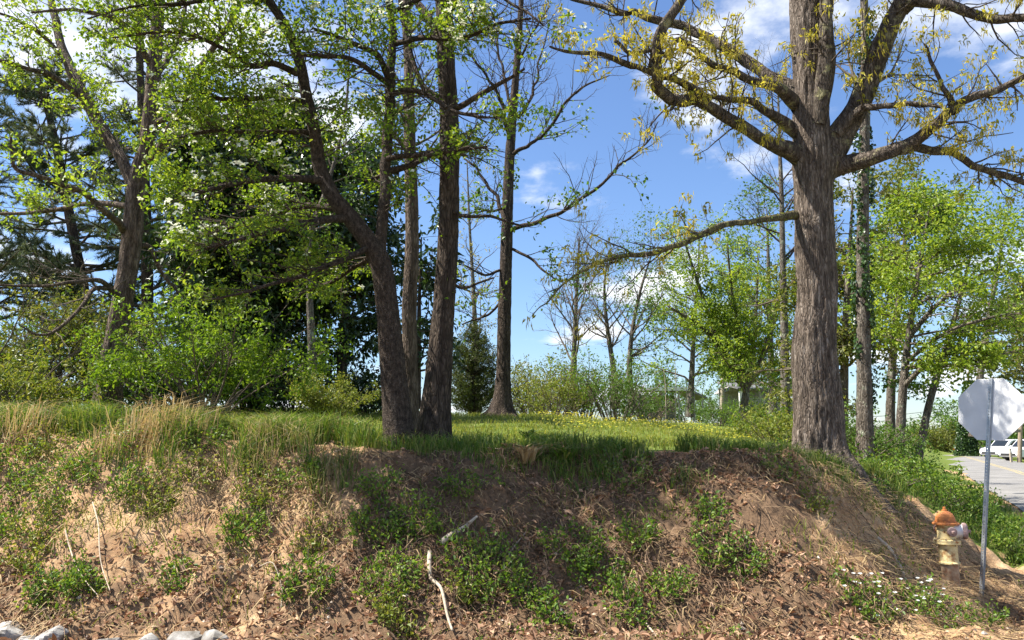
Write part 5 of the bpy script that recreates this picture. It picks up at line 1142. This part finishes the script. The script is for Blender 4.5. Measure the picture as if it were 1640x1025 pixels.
# long dead runners and exposed roots draped over the face
n = 620; X = rng.uniform(-7, 6.3, n); Y = rng.uniform(6.2, 10.2, n); k = crest(X, Y) > -.1; X = X[k]; Y = Y[k]; n = len(X); K = 8
dx = rng.normal(size=n) * .8 + .3 * (X > 3); dy = -np.abs(rng.normal(size=n)) * .6 - .25; ll_ = rng.uniform(.2, .85, n) / np.hypot(dx, dy) / (K - 1); pp = np.zeros((n, K, 3))
for k in range(K):
    pp[:, k, 0] = X; pp[:, k, 1] = Y; pp[:, k, 2] = height(X, Y) + .012 + .05 * np.sin(math.pi * k / (K - 1)) * rng.random(n)
    X = X + dx * ll_; Y = Y + dy * ll_; dx = dx + rng.normal(size=n) * .35; dy = dy + rng.normal(size=n) * .2
stuff('dead_runners', M['root'], 'long dead runners and fine roots draped down the bank', [(lambda t_: (t_[0], [t_[1]]))(tubes(pp, rng.uniform(.0018, .006, n)[:, None] * np.linspace(1, .5, K)[None], 4))])
# fallen leaves
def lit(X, Y): return face(X, Y) * sstep(.40, .64, fbm(X * 1.4, Y * 1.4, 0, 3, 44) + .6 * (humus_at(X, Y, crest(X, Y)) - .42)) * np.where(edge(X, Y) > 2.2, .4, 1)
c = scatter(54000, -7.5, 7.5, 5.2, 10.5, lit); n = len(c)
Dn = rng.normal(size=(n, 3)) * A([1, 1, .45]); L1 = rng.uniform(.022, .068, n)
L1 = L1 * np.where(rng.random(n) < .2, 1.5, .9)
stuff('leaf_litter', M['litter'], 'brown fallen oak leaves caught on the bank', [leafmesh(c + A([0, 0, .012]) + rng.random((n, 1)) * A([0, -.012, .03]), Dn, rng.normal(size=(n, 3)) * .5 + A([0, -.4, .8]), L1, L1 * rng.uniform(.35, .6, n), .25, .3, True)])
# gravel and small clods
c = scatter(5000, -7.5, 7.5, 5.2, 9, lambda X, Y: (crest(X, Y) > 1.2) * .5); n = len(c); s = rng.uniform(.008, .03, n)[:, None, None]
oc = A([[1, 0, 0], [0, 1, 0], [-1, 0, 0], [0, -1, 0], [0, 0, .8], [0, 0, -.8]], float)[None] * (1 + .5 * rng.normal(size=(n, 6, 1)) * .5)
b = (np.arange(n) * 6)[:, None, None]; of = A([[0, 1, 4], [1, 2, 4], [2, 3, 4], [3, 0, 4], [1, 0, 5], [2, 1, 5], [3, 2, 5], [0, 3, 5]])[None]
clod = leafmat('clod', [(.2, .13, .08), (.34, .24, .15), (.45, .4, .34)], .0, .9)
stuff('soil_clods', clod, 'small clods and pebbles low on the bank', [((c[:, None] + oc * s).reshape(-1, 3), [(b + of).reshape(-1, 3)])])

# ---- weed clumps that can be told apart on the bank
def weed_geo(c, r, h, nl, size):
    nst = max(5, int(nl / 9)); a = rng.random(nst) * 6.283; rr = r * np.sqrt(rng.random(nst))
    X = c[0] + np.cos(a) * rr; Y = c[1] + np.sin(a) * rr * .8; p0 = np.stack([X, Y, height(X, Y)], -1)
    d = nrm(np.stack([np.cos(a) * .5, np.sin(a) * .5 - .35, np.ones(nst)], -1) + rng.normal(size=(nst, 3)) * .25); K = 4
    Pp = np.stack([p0 + d * (h * rng.uniform(.5, 1.1, nst))[:, None] * q for q in np.linspace(0, 1, K)], 1)
    V, f = tubes(Pp, np.full((nst, K), .0025), 3)
    return (V, [f]), leaves_on(Pp, nl / nst, size, .6, (.15, 1), .55, .15, .035, True)
WG = [  # px, py, radius px, leaves, material, label
    (95, 958, 46, 420, 'weed_leaf', 'dense dark green weed clump near the bottom left rocks'),
    (140, 948, 24, 160, 'weed_leaf', 'small green clump between the two dead white stems'),
    (40, 905, 40, 260, 'weed_yellow', 'yellowish weed patch at the left edge of the lower bank'),
    (250, 815, 40, 320, 'weed_yellow', 'bright weed patch in the middle of the left bank'),
    (165, 735, 60, 460, 'weed_leaf', 'broad weed patch below the blond grass on the left'),
    (110, 795, 45, 300, 'weed_leaf', 'green weed clump under the broad patch on the left bank'),
    (30, 790, 42, 260, 'weed_leaf', 'green weeds at the left edge of the mid bank'),
    (330, 705, 36, 260, 'weed_leaf', 'dark leafy weed at the top of the bare clay patch'),
    (395, 850, 38, 320, 'weed_leaf', 'bright green clump right of the brown root mat'),
    (480, 765, 30, 240, 'weed_leaf', 'round green weed on bare clay below the dogwood'),
    (420, 795, 45, 300, 'weed_yellow', 'yellow-green spreading weed on the bare clay'),
    (505, 882, 26, 180, 'weed_yellow', 'light green tuft at the lower edge of the bare clay'),
    (285, 935, 26, 160, 'weed_leaf', 'lone small weed low in the brown root mat'),
    (610, 790, 34, 240, 'weed_leaf', 'upper ivy-like weed below the dogwood foot'),
    (600, 850, 46, 400, 'weed_leaf', 'tall dark weed left of the slanted stick'),
    (665, 845, 44, 380, 'weed_leaf', 'bushy dark weed touching the slanted stick'),
    (625, 930, 46, 420, 'weed_leaf', 'leafy bright weed left of the crooked branch'),
    (490, 945, 42, 300, 'weed_leaf', 'straggling weed by the curved pale vine'),
    (640, 1000, 40, 280, 'weed_yellow', 'yellow-green weed at the bottom left of the crooked branch'),
    (780, 910, 66, 760, 'weed_leaf', 'largest dense green clump right of the crooked branch'),
    (850, 965, 36, 300, 'weed_leaf', 'bright weed below the largest clump'),
    (740, 780, 30, 180, 'weed_leaf', 'small sunlit sprig above the slanted stick'),
    (920, 890, 48, 380, 'weed_leaf', 'green weed in the shaded middle of the bank'),
    (960, 925, 40, 300, 'weed_leaf', 'weed clump lower right of the shaded middle weed'),
    (1020, 865, 32, 240, 'weed_leaf', 'bright sprig on the shaded leaf litter'),
    (1000, 770, 40, 240, 'grass', 'grassy weed just under the shaded shoulder'),
    (1075, 945, 34, 240, 'weed_leaf', 'weed clump on the lower right litter'),
    (1135, 825, 30, 200, 'weed_leaf', 'bright small weed at the edge of the bare patch under the oak'),
    (1140, 880, 36, 260, 'weed_leaf', 'dark weed below the bare patch under the oak'),
    (1190, 905, 34, 240, 'weed_leaf', 'spreading weed left of the oak shadow'),
    (1010, 985, 34, 220, 'weed_leaf', 'dark weed by the broken twig at the bottom'),
    (1390, 985, 44, 300, 'weed_leaf', 'white-flowered weed at the bottom left of the hydrant'),
    (1480, 975, 46, 340, 'weed_leaf', 'white-flowered weed right in front of the hydrant'),
    (1300, 815, 24, 130, 'weed_yellow', 'small weed on the sunny clay beside the oak shadow'),
    (1380, 775, 36, 260, 'weed_leaf', 'green weed in the shade at the foot of the oak'),
    (1570, 1000, 30, 160, 'weed_leaf', 'sparse weed below the sign post'),
    (880, 1000, 30, 200, 'weed_leaf', 'weed at the bottom centre among fallen leaves'),
    (20, 742, 44, 300, 'weed_leaf', 'leafy weeds under the far-left blond tuft'),
    (75, 722, 40, 260, 'weed_yellow', 'yellow-green weeds between far-left tuft and broad patch'),
    (60, 845, 34, 220, 'weed_yellow', 'yellowish weed above the left dead white stem'),
    (12, 850, 30, 180, 'weed_leaf', 'green weed on the left edge above the yellowish patch'),
    (205, 785, 36, 260, 'weed_leaf', 'green weed right of the bent dead stem top'),
    (315, 770, 36, 260, 'weed_yellow', 'sparse yellow weed at the left rim of the bare clay'),
    (1255, 765, 40, 220, 'grass', 'grassy tuft spilling below the left foot of the oak'),
    (740, 965, 22, 120, 'weed_yellow', 'little yellow-green sprig right of the crooked branch'),
]
for px_, py_, rp_, nl, mm, lab in WG:
    c = G(px_, py_); r_ = rp_ / F * c[1] * .8
    root = tag(empty('weed_clump', c), lab, 'weed', 'weed clumps on the bank')
    st_, lv = weed_geo(c, r_, .10 + r_ * .6, int(nl * 1.7), .034)
    add_leaves(root, 'stems', M['twig'], [st_]).__setitem__('kind', 'stuff'); add_leaves(root, 'leaves', M[mm], [lv])
    if 'white-flowered' in lab:
        e = lv[0].reshape(-1, 6, 3)[::26, 3] + A([0, 0, .05]); pts = []
        for k in range(4):
            a = k * 1.57 + rng.random(len(e)); pts.append(leafmesh(e, np.stack([np.cos(a), np.sin(a) , .5 + 0 * a], -1), np.tile(A([0, -.6, .8]), (len(e), 1)), .022, .022))
        add_leaves(root, 'blossoms', M['white_flower'], pts)
# the uncountable small seedlings
c = scatter(2600, -7, 6.5, 5.5, 10.4, lambda X, Y: face(X, Y) * sstep(.40, .62, fbm(X * 1.9, Y * 1.9, 0, 3, 54)) * np.where(X < -1.8, .8, .38))
pa = []; pb_ = []
for q in c:
    (sv, lv) = weed_geo(q, rng.uniform(.02, .15), rng.uniform(.03, .13), int(rng.integers(8, 40)), rng.uniform(.014, .030)); (pa if rng.random() < .55 else pb_).append(lv)
stuff('seedling_cover', M['weed_leaf'], 'scattered low green seedlings on the bank', pa)
stuff('seedling_cover', M['weed_yellow'], 'scattered yellowish seedlings on the bank', pb_)

# blond dead grass tufts on the left shoulder
BT = [(40, 668, .55, 'blond dead grass tuft at the far left of the shoulder'), (205, 690, .5, 'short blond grass tuft below the leaning brown trunk'), (232, 678, .62, 'tall blond plume, left of the three below the lime shrub'), (255, 684, .62, 'tall blond plume, middle of the three below the lime shrub'), (292, 680, .58, 'tall blond plume, right of the three below the lime shrub'), (150, 700, .4, 'low tan grass tuft between left plume and shoulder edge'), (20, 640, .5, 'thin blond stalks at the left edge')]
for px_, py_, h, lab in BT:
    c = G(px_, py_ + 30); n = 120; q = c + rng.normal(size=(n, 3)) * A([.13, .12, 0]); q[:, 2] = height(q[:, 0], q[:, 1])
    root = tag(empty('dry_grass_tuft', c), lab, 'grass tuft', 'blond grass on the left shoulder')
    add_leaves(root, 'blades', M['blond'], [blades(q, h * rng.uniform(.35, 1.2, n), .008, .30, 1.0, A([.22, 0, 0]))])
# yucca-like plant on the shoulder
for px_, py_, n, h, mm, lab in ((850, 700, 60, .26, 'ivy_leaf', 'dark spiky strap-leaved plant on the shoulder right of the dark trunk'), (845, 735, 80, .3, 'straw', 'withered tan strap-leaved tuft below the spiky plant'), (905, 735, 80, .26, 'grass', 'grassy green tuft right of the withered tuft')):
    c = G(px_, py_ + 8); q = c + rng.normal(size=(n, 3)) * A([.03, .03, 0]); root = tag(empty('strap_leaf_plant', c), lab, 'plant')
    add_leaves(root, 'blades', M[mm], [blades(q, h * rng.uniform(.6, 1.1, n), .024, .75, .9)])
